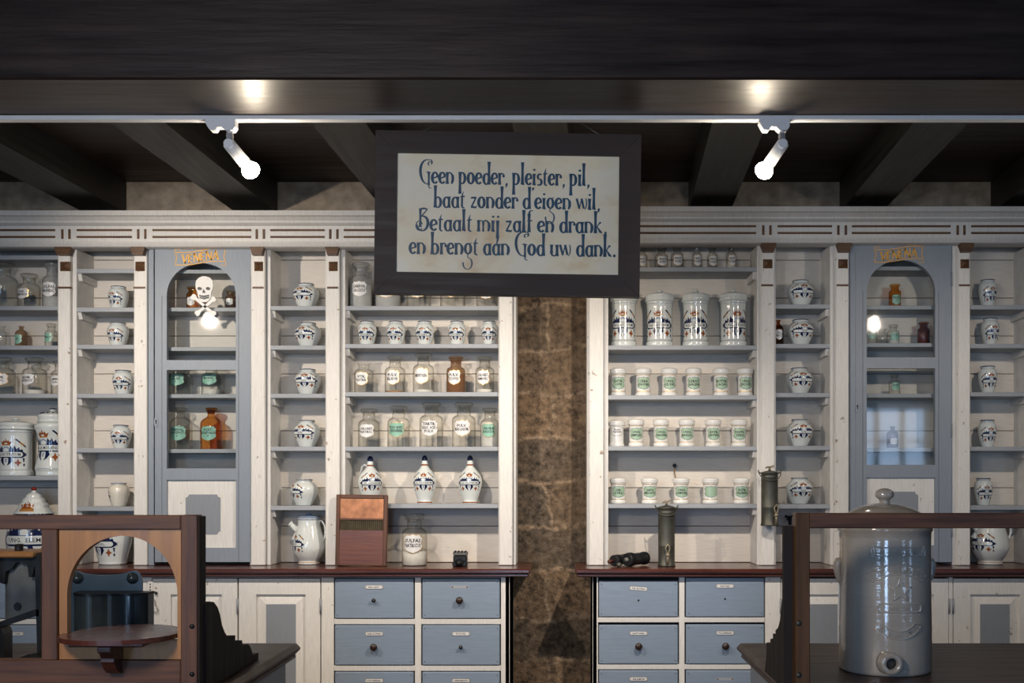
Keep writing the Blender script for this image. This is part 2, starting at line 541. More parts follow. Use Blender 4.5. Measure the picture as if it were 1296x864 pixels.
M_SKULLK = plain('black_outline_paint', (.02, .02, .02), .5)
M_SIGNINK = plain('dark_blue_lettering', (.010, .060, .120), .45, var=.2, scale=8)
M_RED = plain('red_glaze_knob', (.19, .022, .012), .15, 0, .4)
M_BULB = emissive('lit_bulb', (1.0, .86, .66), 170)
def m_sign():
    m, nt, b, N, L = newmat('mottled_cream_sign_board')
    n, mp = noise(N, L, 3.2, 6, (1, 1, 1.6), .62)
    n2, _ = noise(N, L, 9, 4, off=4)
    c = ramp(N, L, n, [(.36, (.88, .82, .68)), (.54, (.86, .76, .55)), (.74, (.66, .43, .20))])
    c = mix(N, L, ramp(N, L, n2, [(.4, (0, 0, 0)), (.7, (.4, .4, .4))]), c, (.92, .88, .78))
    L.new(c, b.inputs['Base Color']); b.inputs['Roughness'].default_value = .38
    return m
M_SIGN = m_sign()
def m_stone():
    m, nt, b, N, L = newmat('brown_tufa_block_wall')
    tc = N.new('ShaderNodeTexCoord')
    sp = N.new('ShaderNodeSeparateXYZ'); L.new(tc.outputs['Object'], sp.inputs[0])
    cb = N.new('ShaderNodeCombineXYZ'); L.new(sp.outputs[0], cb.inputs[0]); L.new(sp.outputs[2], cb.inputs[1])
    ds = N.new('ShaderNodeTexNoise'); ds.inputs['Scale'].default_value = 5.0; ds.inputs['Detail'].default_value = 4
    L.new(cb.outputs[0], ds.inputs['Vector'])
    va = N.new('ShaderNodeVectorMath'); va.operation = 'MULTIPLY_ADD'
    L.new(ds.outputs['Color'], va.inputs[0]); va.inputs[1].default_value = (.16, .15, 0); L.new(cb.outputs[0], va.inputs[2])
    br = N.new('ShaderNodeTexBrick')
    br.inputs['Scale'].default_value = 1.0
    br.inputs['Brick Width'].default_value = .62; br.inputs['Row Height'].default_value = .235
    br.inputs['Mortar Size'].default_value = .018; br.inputs['Mortar Smooth'].default_value = 1.0
    br.inputs['Color1'].default_value = (.23, .16, .10, 1); br.inputs['Color2'].default_value = (.12, .098, .075, 1)
    br.inputs['Mortar'].default_value = (.34, .26, .18, 1)
    L.new(va.outputs[0], br.inputs['Vector'])
    n1, _ = noise(N, L, 22, 8, rough=.72)
    n2, _ = noise(N, L, 5, 5, off=2)
    c = mix(N, L, 1.0, br.outputs['Color'], ramp(N, L, n1, [(.36, (.22, .2, .19)), (.62, (1.6, 1.52, 1.45))]), 'MULTIPLY')
    c = mix(N, L, ramp(N, L, n2, [(.45, (0, 0, 0)), (.75, (.5, .5, .5))]), c, (.20, .135, .075))
    L.new(c, b.inputs['Base Color']); b.inputs['Roughness'].default_value = .85
    bump(N, L, n1, b, .9, .03)
    return m
M_STONE = m_stone()
M_TUFA = plain('pale_tan_stone_course', (.34, .285, .225), .9, var=.30, scale=16)
# ------------------------------------------------------------------ the room
WALL_Y = 5.64
mb = MB(); mb.box(XL, XR, BACK_Y, WALL_Y + .2, -.05, 0, M_FLOOR); struct(mb, 'floor')
mb = MB(); mb.box(XL - .2, XR + .2, BACK_Y - .2, WALL_Y + .2, ZC, ZC + .06, M_CEIL); struct(mb, 'ceiling')
mb = MB(); mb.box(XL, XR, WALL_Y, WALL_Y + .2, 0, ZC, M_STONE); struct(mb, 'wall_back', 'brown stone block wall behind the shelving')
mb = MB(); mb.box(XL - .2, XL, BACK_Y, WALL_Y, 0, ZC, M_PLASTER); struct(mb, 'wall_left')
mb = MB(); sy0, sy1, sz0, sz1, _p = SIDE_WINDOW
mb.box(XR, XR + .2, BACK_Y, sy0, 0, ZC, M_PLASTER); mb.box(XR, XR + .2, sy1, WALL_Y, 0, ZC, M_PLASTER)
mb.box(XR, XR + .2, sy0, sy1, 0, sz0, M_PLASTER); mb.box(XR, XR + .2, sy0, sy1, sz1, ZC, M_PLASTER)
struct(mb, 'wall_right')
mb = MB()
for a, b, c, d in ((sy0, sy1, sz0, sz0 + .05), (sy0, sy1, sz1 - .05, sz1), (sy0, sy0 + .05, sz0, sz1), (sy1 - .05, sy1, sz0, sz1), ((sy0 + sy1) / 2 - .03, (sy0 + sy1) / 2 + .03, sz0, sz1), (sy0, sy1, 1.18, 1.22)):
    mb.box(XR + .08, XR + .14, a, b, c, d, M_WHITE)
struct(mb, 'window_4')
mb = MB()
xs = XL
for (x0, x1, z0, z1, p) in WINDOWS:
    mb.box(xs, x0, BACK_Y - .15, BACK_Y, 0, ZC, M_PLASTER)
    mb.box(x0, x1, BACK_Y - .15, BACK_Y, 0, z0, M_PLASTER)
    mb.box(x0, x1, BACK_Y - .15, BACK_Y, z1, ZC, M_PLASTER)
    xs = x1
mb.box(xs, XR, BACK_Y - .15, BACK_Y, 0, ZC, M_PLASTER)
struct(mb, 'wall_front')
for k, (x0, x1, z0, z1, p) in enumerate(WINDOWS):
    mb = MB(); t = .045
    y0, y1 = BACK_Y - .11, BACK_Y - .05
    mb.box(x0, x1, y0, y1, z0, z0 + t, M_WHITE); mb.box(x0, x1, y0, y1, z1 - t, z1, M_WHITE)
    mb.box(x0, x0 + t, y0, y1, z0, z1, M_WHITE); mb.box(x1 - t, x1, y0, y1, z0, z1, M_WHITE)
    for i in (1, 2): 
        xm = x0 + (x1 - x0) * i / 3; mb.box(xm - .03, xm + .03, y0, y1, z0, z1, M_WHITE)
    for i in (1, 2): 
        zm = z0 + (z1 - z0) * i / 3; mb.box(x0, x1, y0 + .01, y1 - .01, zm - .014, zm + .014, M_WHITE)
    struct(mb, 'window_%d' % (k + 1))

mb = MB(); mb.box(XL, XR, WALL_Y - .03, WALL_Y + .01, 2.72, ZC, M_TUFA); struct(mb, 'trim_1', 'pale stone course between the joist ends')
# the big tie beam across the room, its track of lamps on the rear edge
BEAM_BACK = 3.60
BZ = EYE + 467 * BEAM_BACK / F
mb = MB(); mb.box(XL, XR, BEAM_BACK - .315, BEAM_BACK, BZ, ZC, M_BEAM, .006)
struct(mb, 'ceiling_beam', 'great dark beam crossing the room above the counters')
# joists run from the beam to the back wall, 0.79 m apart and 2.9 degrees askew
JZ = 2.754
dx = math.tan(math.radians(2.9))
for i, pxl in enumerate((-80, 109, 300, 490, 681, 871, 1062, 1253)):
    xw = (pxl - 712) * 5.62 / F
    w = .217
    mb = MB()
    for (ya, yb) in ((3.50, 5.66),):
        vs = []
        for y in (ya, yb):
            x = xw - dx * (5.62 - y)
            vs += [(x, y, JZ), (x + w, y, JZ), (x + w, y, ZC + .01), (x, y, ZC + .01)]
        mb.add(vs, [(0, 1, 2, 3), (7, 6, 5, 4), (0, 4, 5, 1), (1, 5, 6, 2), (2, 6, 7, 3), (3, 7, 4, 0)], M_JOIST)
    o = struct(mb, 'ceiling_joist', 'dark weathered joist under the ceiling boards')

# ------------------------------------------------------------------ wall shelving
def pilaster(par, x0, x1, zb, zt, cap_px=None, ycap=(312, 324), yblk=(331, 343), yline=364):
    m = MB(); m.box(x0, x1, YF - .022, YF + .02, zb, zt, M_WHITEV, .004)
    m.box(x0 - .004, x0 + .008, YF - .012, YF + .02, zb, zt, M_WHITEV, .002)
    p = m.build('pilaster', par)
    if cap_px:
        a, b = cap_px
        xa, xb = X(a), X(b)
        f = YF - .022
        def s(py): return Z(py, f)
        m = MB()
        zt0, zb0 = s(ycap[0]), s(ycap[1])
        e = (xb - xa) * .11
        m.prism([(xa - e, zt0), (xb + e, zt0), (xb + e, zt0 - (zt0 - zb0) * .25), (xb + e * .2, zt0 - (zt0 - zb0) * .6), (xb - e * .6, zb0), (xa + e * .6, zb0), (xa - e * .2, zt0 - (zt0 - zb0) * .6), (xa - e, zt0 - (zt0 - zb0) * .25)], f - .035, f + .005, M_BROWNTRIM)
        plabel(m.build('capital', p), 'brown flared capital')
        m = MB()
        z0, z1 = s(yblk[1]), s(yblk[0]); c = ((xa + xb) / 2, (z0 + z1) / 2)
        q = (xb - xa) * .40
        m.add([(c[0] - q, f, z0), (c[0] + q, f, z0), (c[0] + q, f, z1), (c[0] - q, f, z1), (c[0], f - .018, c[1])], [(0, 1, 4), (1, 2, 4), (2, 3, 4), (3, 0, 4)], M_BROWNTRIM)
        plabel(m.build('diamond_block', p), 'brown pyramid block')
        m = MB(); m.box(xa - .002, xb - .004, f - .006, f + .003, s(yline + 1.2), s(yline - 1.2), M_BROWNTRIM)
        plabel(m.build('bead', p), 'thin brown line')
    return p

SEAMS = [329, 377, 425, 473, 545, 617, 665.5]
def back_boards(par, x0, x1, zb, zt):
    m = MB()
    zs = [zb] + sorted(EYE + (612 - s) * YB / F for s in SEAMS) + [zt]
    for a, b in zip(zs, zs[1:]):
        m.box(x0, x1, YB, YB + .02, a + .0016, b - .0016, M_BACK, .0012)
    m.box(x0, x1, YB + .014, YB + .025, zb, zt, M_DARKGAP)
    return m.build('back_boards', par)
def shelf(par, x0, x1, py, t=5.5, y0=YF, cleat=0):
    m = MB()
    zt = Z(py, y0); zb = Z(py + t, y0)
    m.box(x0, x1, y0, YB, zb, zt, M_SHELF, .0015)
    s = m.build('shelf', par)
    if cleat:
        for sd in (-1, 1):
            if not (cleat & (1 if sd < 0 else 2)): continue
            xe = x0 if sd < 0 else x1
            m = MB(); m.prism([(YF + .012, zb), (YB, zb), (YB, zb - .034), (YF + .03, zb - .034)], xe, xe - sd * .018, M_WHITE, 'yz')
            m.build('cleat', s)
    return s
def partition(par, x0, x1, zb, zt):
    m = MB(); m.box(x0, x1, YF, YB + .01, zb, zt, M_WHITE, .002)
    return m.build('partition', par)

def cornice(par, x0, x1, dy, grooves, slots):
    """dy shifts the whole cornice by so many pixels; grooves and slots are given in pixels"""
    yf = 5.36
    def z(p): return Z(p + dy, yf)
    m = MB()
    # moulded section swept along x
    sec = [(5.30, z(270)), (5.30, z(276)), (5.315, z(277)), (5.335, z(281)), (5.335, z(283)), (5.345, z(284.5)), (yf, z(286)),
           (yf, z(306)), (5.335, z(307)), (5.330, z(310)), (5.340, z(313)), (5.36, z(314)), (5.43, z(314)), (5.43, z(292)), (5.605, z(292)), (5.605, z(270))]
    m.prism(sec, x0, x1, M_WHITE, 'yz')
    c = m.build('cornice', par)
    for (a, b) in grooves:
        for p in (291.2, 299.8):
            m = MB(); m.box(X(a, yf), X(b, yf), yf - .0035, yf + .004, z(p + 1.3), z(p - 1.3), M_BROWNTRIM, .0015)
            plabel(m.build('groove_bar', c), 'long brown inlaid bar')
    for a in slots:
        m = MB(); m.box(X(a - 1.5, yf), X(a + 1.5, yf), yf - .0035, yf + .004, z(302.3), z(290), M_BROWNTRIM, .0015)
        plabel(m.build('slot_bar', c), 'short upright brown bar')
    return c

SEG = 22
def arch_loop(x0, x1, zb, zs, zt):
    pts = [(x0, zb), (x1, zb)]
    cx, rx, rz = (x0 + x1) / 2, (x1 - x0) / 2, zt - zs
    for k in range(SEG + 1):
        a = PI * k / SEG
        pts.append((cx + rx * math.cos(a), zs + rz * math.sin(a)))
    return pts

def cabinet_door(par, px, stile, op, arch_top, spring, p1b, p2t, p2b, pant, panb, bot, inset, key, ban, skull):
    """tall glazed door: px=(left,right), op=(left,right) opening, all in photo pixels on the shelf front"""
    yd0, yd1 = YF - .012, YF + .014
    def x(p): return X(p, yd0)
    def z(p): return Z(p, yd0)
    ox0, ox1 = x(op[0]), x(op[1])
    m = MB()
    # upper frame with the arched light
    arch = arch_loop(ox0, ox1, z(p1b), z(spring), z(arch_top))
    outer = [(x(px[0]), z((p1b + p2t) / 2)), (x(px[1]), z((p1b + p2t) / 2)), (x(px[1]), z(par['top_px'])), (x(px[0]), z(par['top_px']))]
    m.plate_with_hole(outer, arch, yd0, yd1, M_BLUE)
    outer = [(x(px[0]), z(bot)), (x(px[1]), z(bot)), (x(px[1]), z((p1b + p2t) / 2)), (x(px[0]), z((p1b + p2t) / 2))]
    # lower frame: second light, then the panel
    zm = (z(p2b) + z(pant)) / 2
    top = [(outer[0][0], zm), (outer[1][0], zm), outer[2], outer[3]]
    m.plate_with_hole(top, [(ox0, z(p2b)), (ox1, z(p2b)), (ox1, z(p2t)), (ox0, z(p2t))], yd0, yd1, M_BLUE)
    low = [outer[0], outer[1], (outer[1][0], zm), (outer[0][0], zm)]
    m.plate_with_hole(low, [(ox0, z(panb)), (ox1, z(panb)), (ox1, z(pant)), (ox0, z(pant))], yd0, yd1, M_BLUE)
    # joints between stiles and rails
    for a in (stile[0], stile[1]):
        m.box(x(a) - .0008, x(a) + .0008, yd0 - .0006, yd0 + .002, z(bot), z(spring), M_DARKGAP)
    d = m.build('door', par)
    plabel(d, 'grey-blue door with arched light')
    m = MB(); yg = (yd0 + yd1) / 2
    m.add([(u, yg, v) for u, v in arch], [list(range(len(arch)))], M_PANE)
    g1 = m.build('glass_pane', d)
    m = MB(); m.add([(ox0, yg, z(p2b)), (ox1, yg, z(p2b)), (ox1, yg, z(p2t)), (ox0, yg, z(p2t))], [(0, 1, 2, 3)], M_PANE)
    m.build('glass_pane', d)
    m = MB(); m.box(ox0 - .004, ox1 + .004, yg, yd1 - .002, z(panb) - .004, z(pant) + .004, M_WHITEV)
    m.build('white_panel', d)
    # shaped grey field with scooped corners
    a, b, t, bt = inset
    r = .016
    pts = []
    for (cx, cz, a0) in ((x(a), z(t), -PI / 2), (x(b), z(t), PI), (x(b), z(bt), PI / 2), (x(a), z(bt), 0)):
        for k in range(5):
            aa = {(-PI / 2): (0, -PI / 2), PI: (-PI / 2, -PI), (PI / 2): (PI, PI / 2), 0: (PI / 2, 0)}[a0]
            ang = aa[0] + (aa[1] - aa[0]) * k / 4
            pts.append((cx + r * math.cos(ang), cz + r * math.sin(ang)))
    # corners run clockwise from the top corner of the first side
    pts2 = []
    def sc(cx, cz, s, e):
        for k in range(5):
            an = s + (e - s) * k / 4
            pts2.append((cx + r * math.cos(an), cz + r * math.sin(an)))
    sc(x(a), z(t), -PI / 2, 0); sc(x(b), z(t), PI, 1.5 * PI); sc(x(b), z(bt), PI / 2, PI); sc(x(a), z(bt), 0, PI / 2)
    m = MB(); m.prism(pts2, yg - .003, yg + .002, M_GREYP)
    m.build('grey_field', d)
    # key escutcheon
    m = MB(); kx, kz = x(key[0]), z(key[1])
    m.prism([(kx + .011 * math.cos(2 * PI * k / 20), kz + .028 * math.sin(2 * PI * k / 20)) for k in range(20)], yd0 - .003, yd0 + .001, M_BLUE)
    m.prism([(kx + .004 * math.cos(2 * PI * k / 12), kz + .006 + .005 * math.sin(2 * PI * k / 12)) for k in range(12)], yd0 - .0036, yd0 - .001, M_DARKGAP)
    m.box(kx - .002, kx + .002, yd0 - .0036, yd0 - .001, kz - .010, kz + .004, M_DARKGAP)
    m.build('escutcheon', d)
    for hy in (spring - 15, 545, 670):
        m = MB(); hx = x(px[1])
        m.cyl((hx - .001, yd0 - .003, z(hy + 9)), (hx - .001, yd0 - .003, z(hy - 9)), .004, .004, M_GREYP, 8)
        m.build('hinge', d)
    # painted VENENA scroll
    m = MB()
    bx0, bx1, by0, by1 = ban
    cxp, cyp = (bx0 + bx1) / 2, (by0 + by1) / 2
    wv = lambda u: 1.1 * math.sin((u - bx0) / (bx1 - bx0) * 2 * PI) - (u - cxp) * .07   # wavy ribbon
    up = [(u, by0 + 2.2 + wv(u)) for u in [bx0 + (bx1 - bx0) * k / 16 for k in range(17)]]
    lo = [(u, by1 - 2.6 + wv(u)) for u in [bx0 + (bx1 - bx0) * k / 16 for k in range(17)]]
    def line(pts, w):
        for p, q in zip(pts, pts[1:]):
            dx_, dy_ = q[0] - p[0], q[1] - p[1]; l = math.hypot(dx_, dy_) or 1
            nx, ny = -dy_ / l * w / 2, dx_ / l * w / 2
            w_ = w; poly = [(p[0] + nx, p[1] + ny), (q[0] + nx, q[1] + ny), (q[0] - nx, q[1] - ny), (p[0] - nx, p[1] - ny)]
            t = tess([(x(u), z(v)) for u, v in poly]); m.flat(t, yd0 - .0006, M_YELLOW)
    line(up, 1.05); line(lo, 1.05)
    line([up[0], (bx0 + 1.5, cyp), lo[0]], 1.0); line([up[-1], (bx1 - 1.5, cyp), lo[-1]], 1.0)
    line([up[0], (bx0 - 1, by0 + 1), (bx0 + 5, by0 + .5), (bx0 + 6, by0 + 3)], .7)
    line([lo[-1], (bx1 + 1, by1), (bx1 - 5, by1 + .4), (bx1 - 5, by1 - 1.6)], .7)
    widths = {'V': 7.8, 'E': 6.8, 'N': 8.6, 'A': 8.2}
    word = 'VENENA'
    tot = sum(widths[c] for c in word); u = cxp - tot / 2
    for ch in word:
        w = widths[ch]; cu = u + w / 2
        base = cyp + 5.8 + wv(cu); tp = base - 11.5
        strokes = {'V': [((-.42, 1), (0, 0), 2.0), ((0, 0), (.42, 1), 1.2)],
                   'E': [((-.3, 1), (-.3, 0), 2.0), ((-.3, .96), (.35, .96), 1.3), ((-.3, .5), (.25, .5), 1.2), ((-.3, .06), (.35, .06), 1.3)],
                   'N': [((-.36, 1), (-.36, 0), 1.4), ((-.36, 1), (.36, 0), 2.0), ((.36, 1), (.36, 0), 1.4)],
                   'A': [((0, 1), (-.42, 0), 1.2), ((0, 1), (.42, 0), 2.0), ((-.26, .32), (.28, .32), 1.1)]}[ch]
        for (p, q, wd) in strokes:
            line([(cu + p[0] * w, base - p[1] * 11.5), (cu + q[0] * w, base - q[1] * 11.5)], wd * 1.22)
        u += w
    plabel(m.build('name_scroll', d), 'ochre painted scroll reading VENENA')
    if skull:
        m = MB(); yk0, yk1 = yd0 - .009, yd0 - .003
        def poly(pts, mat, a=yk0, b=yk1): m.prism([(x(u), z(v)) for u, v in pts], a, b, mat)
        def bone(p, q, w):
            d_ = Vector((q[0] - p[0], q[1] - p[1])); l = d_.length; d_ /= l; n = Vector((-d_.y, d_.x))
            sh = []
            for k, (t, s) in enumerate(((0, .95), (.05, 1.55), (.12, 1.45), (.17, .85), (.5, .72), (.83, .85), (.88, 1.45), (.95, 1.55), (1, .95))):
                sh.append((t, s))
            L_ = [Vector(p) + d_ * l * t + n * w * s for t, s in sh]; R_ = [Vector(p) + d_ * l * t - n * w * s for t, s in sh[::-1]]
            poly([(v.x, v.y) for v in L_ + R_], M_BONE)
        bone((243.5, 374), (273, 399), 2.3); yk0 -= .002; bone((273, 377), (248.5, 398.5), 2.3); yk0 -= .003
        sk = [(248.2, 360), (249, 355.5), (252, 352), (256.5, 350), (261, 350), (266, 351.6), (269.3, 355), (270.5, 360), (270, 365), (268.2, 369), (267.6, 373), (267, 378), (264, 381.5), (260, 382.6), (256, 382.2), (252.8, 379.5), (251.2, 375), (250.6, 370), (248.6, 366)]
        poly(sk, M_BONE)
        ya, yb_ = yk0 - .0012, yk0 + .001
        for cx in (253.6, 264.2):
            poly([(cx + 2.6 * math.cos(2 * PI * k / 12), 365.6 + 1.9 * math.sin(2 * PI * k / 12)) for k in range(12)], M_SKULLK, ya, yb_)
        poly([(258.7, 366.5), (260.6, 371), (257.0, 371)], M_SKULLK, ya, yb_)
        poly([(253, 373.4), (259, 375), (265.6, 373.2), (265.2, 374.4), (259, 376.2), (253.4, 374.6)], M_SKULLK, ya, yb_)
        poly([(253.4, 376.4), (259, 378.2), (265, 376.2), (264.6, 377.2), (259, 379.2), (253.8, 377.4)], M_SKULLK, ya, yb_)
        for k in range(7):
            u = 254 + k * 1.8; poly([(u, 374.2), (u + .35, 374.2), (u + .35, 378.4), (u, 378.4)], M_SKULLK, ya, yb_)
        plabel(m.build('skull_and_crossbones', d), 'white cut-out skull and crossbones with black features')
    return d

WTP = Z(711.5, YB)     # worktop surface
WT = WTP + .0008       # the shelving stands a hair above it
TL, TR = Z(314), Z(309)
# ---- unit beside the machine and skull door
UL = thing('shelving_unit', (X(300), YF, WT), 'white and grey-blue wall shelving with the skull door, on the worktop behind the wicket screen', 'shelves')
UL['top_px'] = 314.5
xl0, xr0 = X(-125), X(653)
back_boards(UL, xl0, xr0, WT, TL + .06)
cornice(UL, xl0 - .02, X(655), 0, [(-105, 70), (97, 167), (193, 318), (342, 411), (435, 640)], [79, 88, 175, 184, 325, 334, 418, 427, 646, 652])
for (a, b, cp) in ((-125, -106, None), (75.5, 91, (77, 94)), (171.5, 188, (172, 187)), (319, 337, (322, 336)), (413.5, 431, (416, 430)), (632, 649, (634, 647))):
    pilaster(UL, X(a), X(b), WT, TL, cp)
for (a, b) in ((-106, -102), (91.5, 97), (171.5, 176), (188, 193), (316, 320), (337.5, 342.5), (413.5, 418), (431.5, 437), (631, 636), (649.5, 653)):
    partition(UL, X(a), X(b), WT, TL)
for (a, b, rows, cl) in ((-102, 75.5, (323, 387, 437, 498, 602), 2), (97, 171.5, (340, 389, 436, 498, 567, 641), 1),
                     (342.5, 413.5, (387, 437, 498, 565, 640), 1), (437, 632, (387, 435, 496, 565, 637.5), 1)):
    for r in rows: shelf(UL, X(a), X(b), r, cleat=cl if r > 330 else 0)
for r in (341, 389, 439, 498.5, 568): shelf(UL, X(193), X(318), r, 5, YF + .03)
m = MB(); m.box(X(188.5), X(195.5), YF - .010, YF + .02, WT, TL, M_BLUE, .002); m.build('door_casing', UL)
cabinet_door(UL, (196, 318.5), (205, 302), (211, 298.5), 332.7, 374, 455.5, 468, 592.5, 607, 693, 711, (234, 278, 625.5, 676), (197.8, 534), (222, 285, 314.8, 335.5), True)
# ---- unit behind the urn
UR = thing('shelving_unit', (X(1000), YF, WT), 'white and grey-blue wall shelving with the plain arched door, behind the stoneware urn', 'shelves')
UR['top_px'] = 309.5
xl1, xr1 = X(743), X(1330)
back_boards(UR, xl1, xr1, WT, TR + .06)
cornice(UR, X(740), xr1 + .02, -5, [(765, 957), (984, 1053), (1078, 1203), (1229, 1320)], [752, 761, 966, 975, 1061, 1070.5, 1212, 1220.5])
for (a, b, cp) in ((745.5, 764, (748, 762)), (962.5, 979.5, (963, 978)), (1056, 1073, (1058, 1073)), (1210.5, 1226, (1212, 1226)), (1309, 1326, None)):
    pilaster(UR, X(a), X(b), WT, TR, cp, (309, 320), (328, 339.5), 361)
for (a, b) in ((743, 746), (764.5, 770), (958, 963), (976, 982), (1050.5, 1057), (1070, 1075), (1205, 1211), (1222, 1228), (1304, 1309)):
    partition(UR, X(a), X(b), WT, TR)
for (a, b, rows, cl) in ((770, 958, (338, 437, 500, 564.5, 637.5), 2), (982, 1050.5, (385, 435, 497, 564, 638), 2), (1228, 1304, (386, 435, 496, 565, 639.5), 2)):
    for r in rows: shelf(UR, X(a), X(b), r, cleat=cl)
for r in (337, 386.5, 434, 498, 566.5): shelf(UR, X(1075), X(1205), r, 5, YF + .03)
m = MB(); m.box(X(1075), X(1082.5), YF - .010, YF + .02, WT, TR, M_BLUE, .002); m.build('door_casing', UR)
cabinet_door(UR, (1083, 1204.5), (1092, 1188), (1097, 1183.5), 329, 368, 452, 466, 588, 604, 690, 711, (1119, 1163, 622, 674), (1085, 515), (1107, 1168, 311.5, 332), False)

WT = WTP
# ------------------------------------------------------------------ worktops and base cabinets
YW = 5.17
def worktop(x0, x1, label):
    w = MB()
    w.box(x0, x1, YW, WALL_Y - .002, WT - .024, WT, M_TOP, .006)
    w.box(x0 + .008, x1 - .008, YW + .012, YW + .05, WT - .040, WT - .024, M_TOP, .004)
    o = w.build('worktop', None, ((x0 + x1) / 2, YW, WT))
    return tag(o, label, 'worktop')
worktop(X(-140, YW), X(671, YW), 'red-brown varnished worktop carrying the shelving with the skull door')
worktop(X(728, YW), X(1345, YW), 'red-brown varnished worktop carrying the shelving behind the urn')
YD = 5.215     # drawer fronts
def panel_door(par, a, b, hinge):
    def x(p): return X(p, YD)
    def z(p): return Z(p, YD)
    m = MB(); zt, zb = z(732), .10
    i0, i1 = a + (b - a) * .215, b - (b - a) * .185
    ztp, zbp = z(752), .22
    m.plate_with_hole([(x(a) + .003, zb), (x(b) - .003, zb), (x(b) - .003, zt), (x(a) + .003, zt)], [(x(i0), zbp), (x(i1), zbp), (x(i1), ztp), (x(i0), ztp)], YD, YD + .022, M_WHITEV)
    d = m.build('door', par)
    # mitred sloping border, sunk field
    bw = .048; bx = (x(i0), x(i1)); e = bw
    o = [(bx[0], YD + .014, zbp), (bx[1], YD + .014, zbp), (bx[1], YD + .014, ztp), (bx[0], YD + .014, ztp)]
    n = [(bx[0] + e, YD + .004, zbp + e), (bx[1] - e, YD + .004, zbp + e), (bx[1] - e, YD + .004, ztp - e), (bx[0] + e, YD + .004, ztp - e)]
    m = MB()
    for k in range(4): m.add([o[k], o[(k + 1) % 4], n[(k + 1) % 4], n[k]], [(0, 1, 2, 3)], M_WHITEV)
    m.build('panel_border', d)
    m = MB(); m.add(n, [(0, 1, 2, 3)], M_GREYP); m.build('grey_field', d)
    hx = x(b if hinge > 0 else a)
    m = MB(); m.cyl((hx, YD - .003, z(776)), (hx, YD - .003, z(757)), .005, .005, M_GREYP, 8); m.build('hinge', d)
    return d
def drawer(par, a, b, t, bo, plate, knob, skew=0, gap=1.0, tilt=0.0):
    """t/bo: opening top and bottom in pixels; plate = lettering or None; knob: 2 wooden, 1 small, 0 hole only"""
    def x(p): return X(p, YD)
    def z(p): return Z(p, YD)
    m = MB()
    x0, x1, z0, z1 = x(a) + .004, x(b) - .004, z(bo) + .003, z(t) - .0038 * gap
    m.box(x0, x1, YD - .004, YD + .018, z0, z1, M_BLUED, .003)
    for sx in (x0 + .012, x1 - .012):
        for sz in (z0 + .016, z1 - .016): m.box(sx - .002, sx + .002, YD - .0046, YD, sz - .002, sz + .002, M_DARKGAP)
    # the box behind the front
    m.box(x0 + .01, x1 - .01, YD + .018, YD + .30, z0 + .004, z0 + .02, M_DARKGAP)
    d = m.build('drawer', par)
    cx, zc = (x0 + x1) / 2 + skew, z0 + (z1 - z0) * .79
    pl = MB(); f = YD - .004
    if plate:
        sh = rrect(.090, .0195, .0085)
        R = Matrix.Rotation(tilt, 2)
        rot = lambda q: [tuple(R @ Vector(p)) for p in q]
        pl.prism([(cx + u, zc + v) for u, v in rot(sh)], f - .0012, f + .001, M_BRASS)
        pl.prism([(cx + u, zc + v) for u, v in rot(rrect(.085, .0155, .007))], f - .003, f - .0005, M_WHITELBL)
        tv, tf = fit(text2d(plate, .0078, 1, .02), .062)
        pl.flat((rot(tv), tf), f - .0034, M_INK, cx, zc)
        for s in (-1, 1): pl.flat(tess(rot([(s * .037 + .002 * math.cos(2 * PI * k / 8), .002 * math.sin(2 * PI * k / 8)) for k in range(8)])), f - .0034, M_INK, cx, zc)
        plabel(pl.build('label_plate', d), 'white enamel plate with black lettering')
    else:
        pl.prism([(cx + u, zc + v) for u, v in rrect(.085, .014, .003)], f - .0005, f + .001, M_SHELF)
        for s in (-1, 1): pl.prism([(cx + s * .036 + .004 * math.cos(2 * PI * k / 8), zc + .004 * math.sin(2 * PI * k / 8)) for k in range(8)], f - .0009, f, M_BROWNTRIM)
        plabel(pl.build('label_plate', d), 'pale bare patch where a plate was, with screw marks')
    kz = z0 + (z1 - z0) * .46
    k = MB()
    if knob == 2:
        k.revolve((cx, f, kz), (cx, f - 1, kz), [(.006, 0), (.006, .008), (.016, .012), (.018, .020), (.015, .027), (.006, .030), (.0005, .0305)], M_KNOB)
    elif knob == 1:
        k.revolve((cx, f, kz), (cx, f - 1, kz), [(.004, 0), (.004, .008), (.010, .012), (.010, .018), (.0005, .021)], M_KNOBH, 12)
    else:
        k.prism([(cx + .005 * math.cos(2 * PI * i / 10), kz + .005 * math.sin(2 * PI * i / 10)) for i in range(10)], f - .001, f + .002, M_DARKGAP)
    k.build('knob' if knob else 'knob_hole', d)
    return d
def base(par, x0, x1, stiles, rails, doors, drawers):
    def x(p): return X(p, YD)
    def z(p): return Z(p, YD)
    zt = WT - .041
    m = MB()
    m.box(x0, x1, YD + .03, WALL_Y - .03, .06, zt, M_DARKGAP)
    m.box(x0, x0 + .02, YD, WALL_Y - .01, .001, zt, M_WHITEV); m.box(x1 - .02, x1, YD, WALL_Y - .01, .001, zt, M_WHITEV)
    m.build('carcass', par)
    for (a, b) in stiles:
        m = MB(); m.box(x(a), x(b), YD, YD + .035, .001, zt, M_WHITEV, .002); m.build('stile', par)
    for (a, b, t, bo) in rails:
        m = MB(); m.box(x(a), x(b), YD + .001, YD + .03, z(bo), min(z(t), zt), M_WHITE, .002); m.build('rail', par)
    m = MB(); m.box(x0, x1, YD + .02, YD + .04, .001, .09, M_GREYP); m.build('plinth', par)
    for q in doors: panel_door(par, *q)
    for q in drawers: drawer(par, *q)
BL = thing('base_cabinet', (X(300, YD), YD, 0), 'white and blue cabinet of drawers and panelled doors under the worktop beside the wicket screen', 'cabinet')
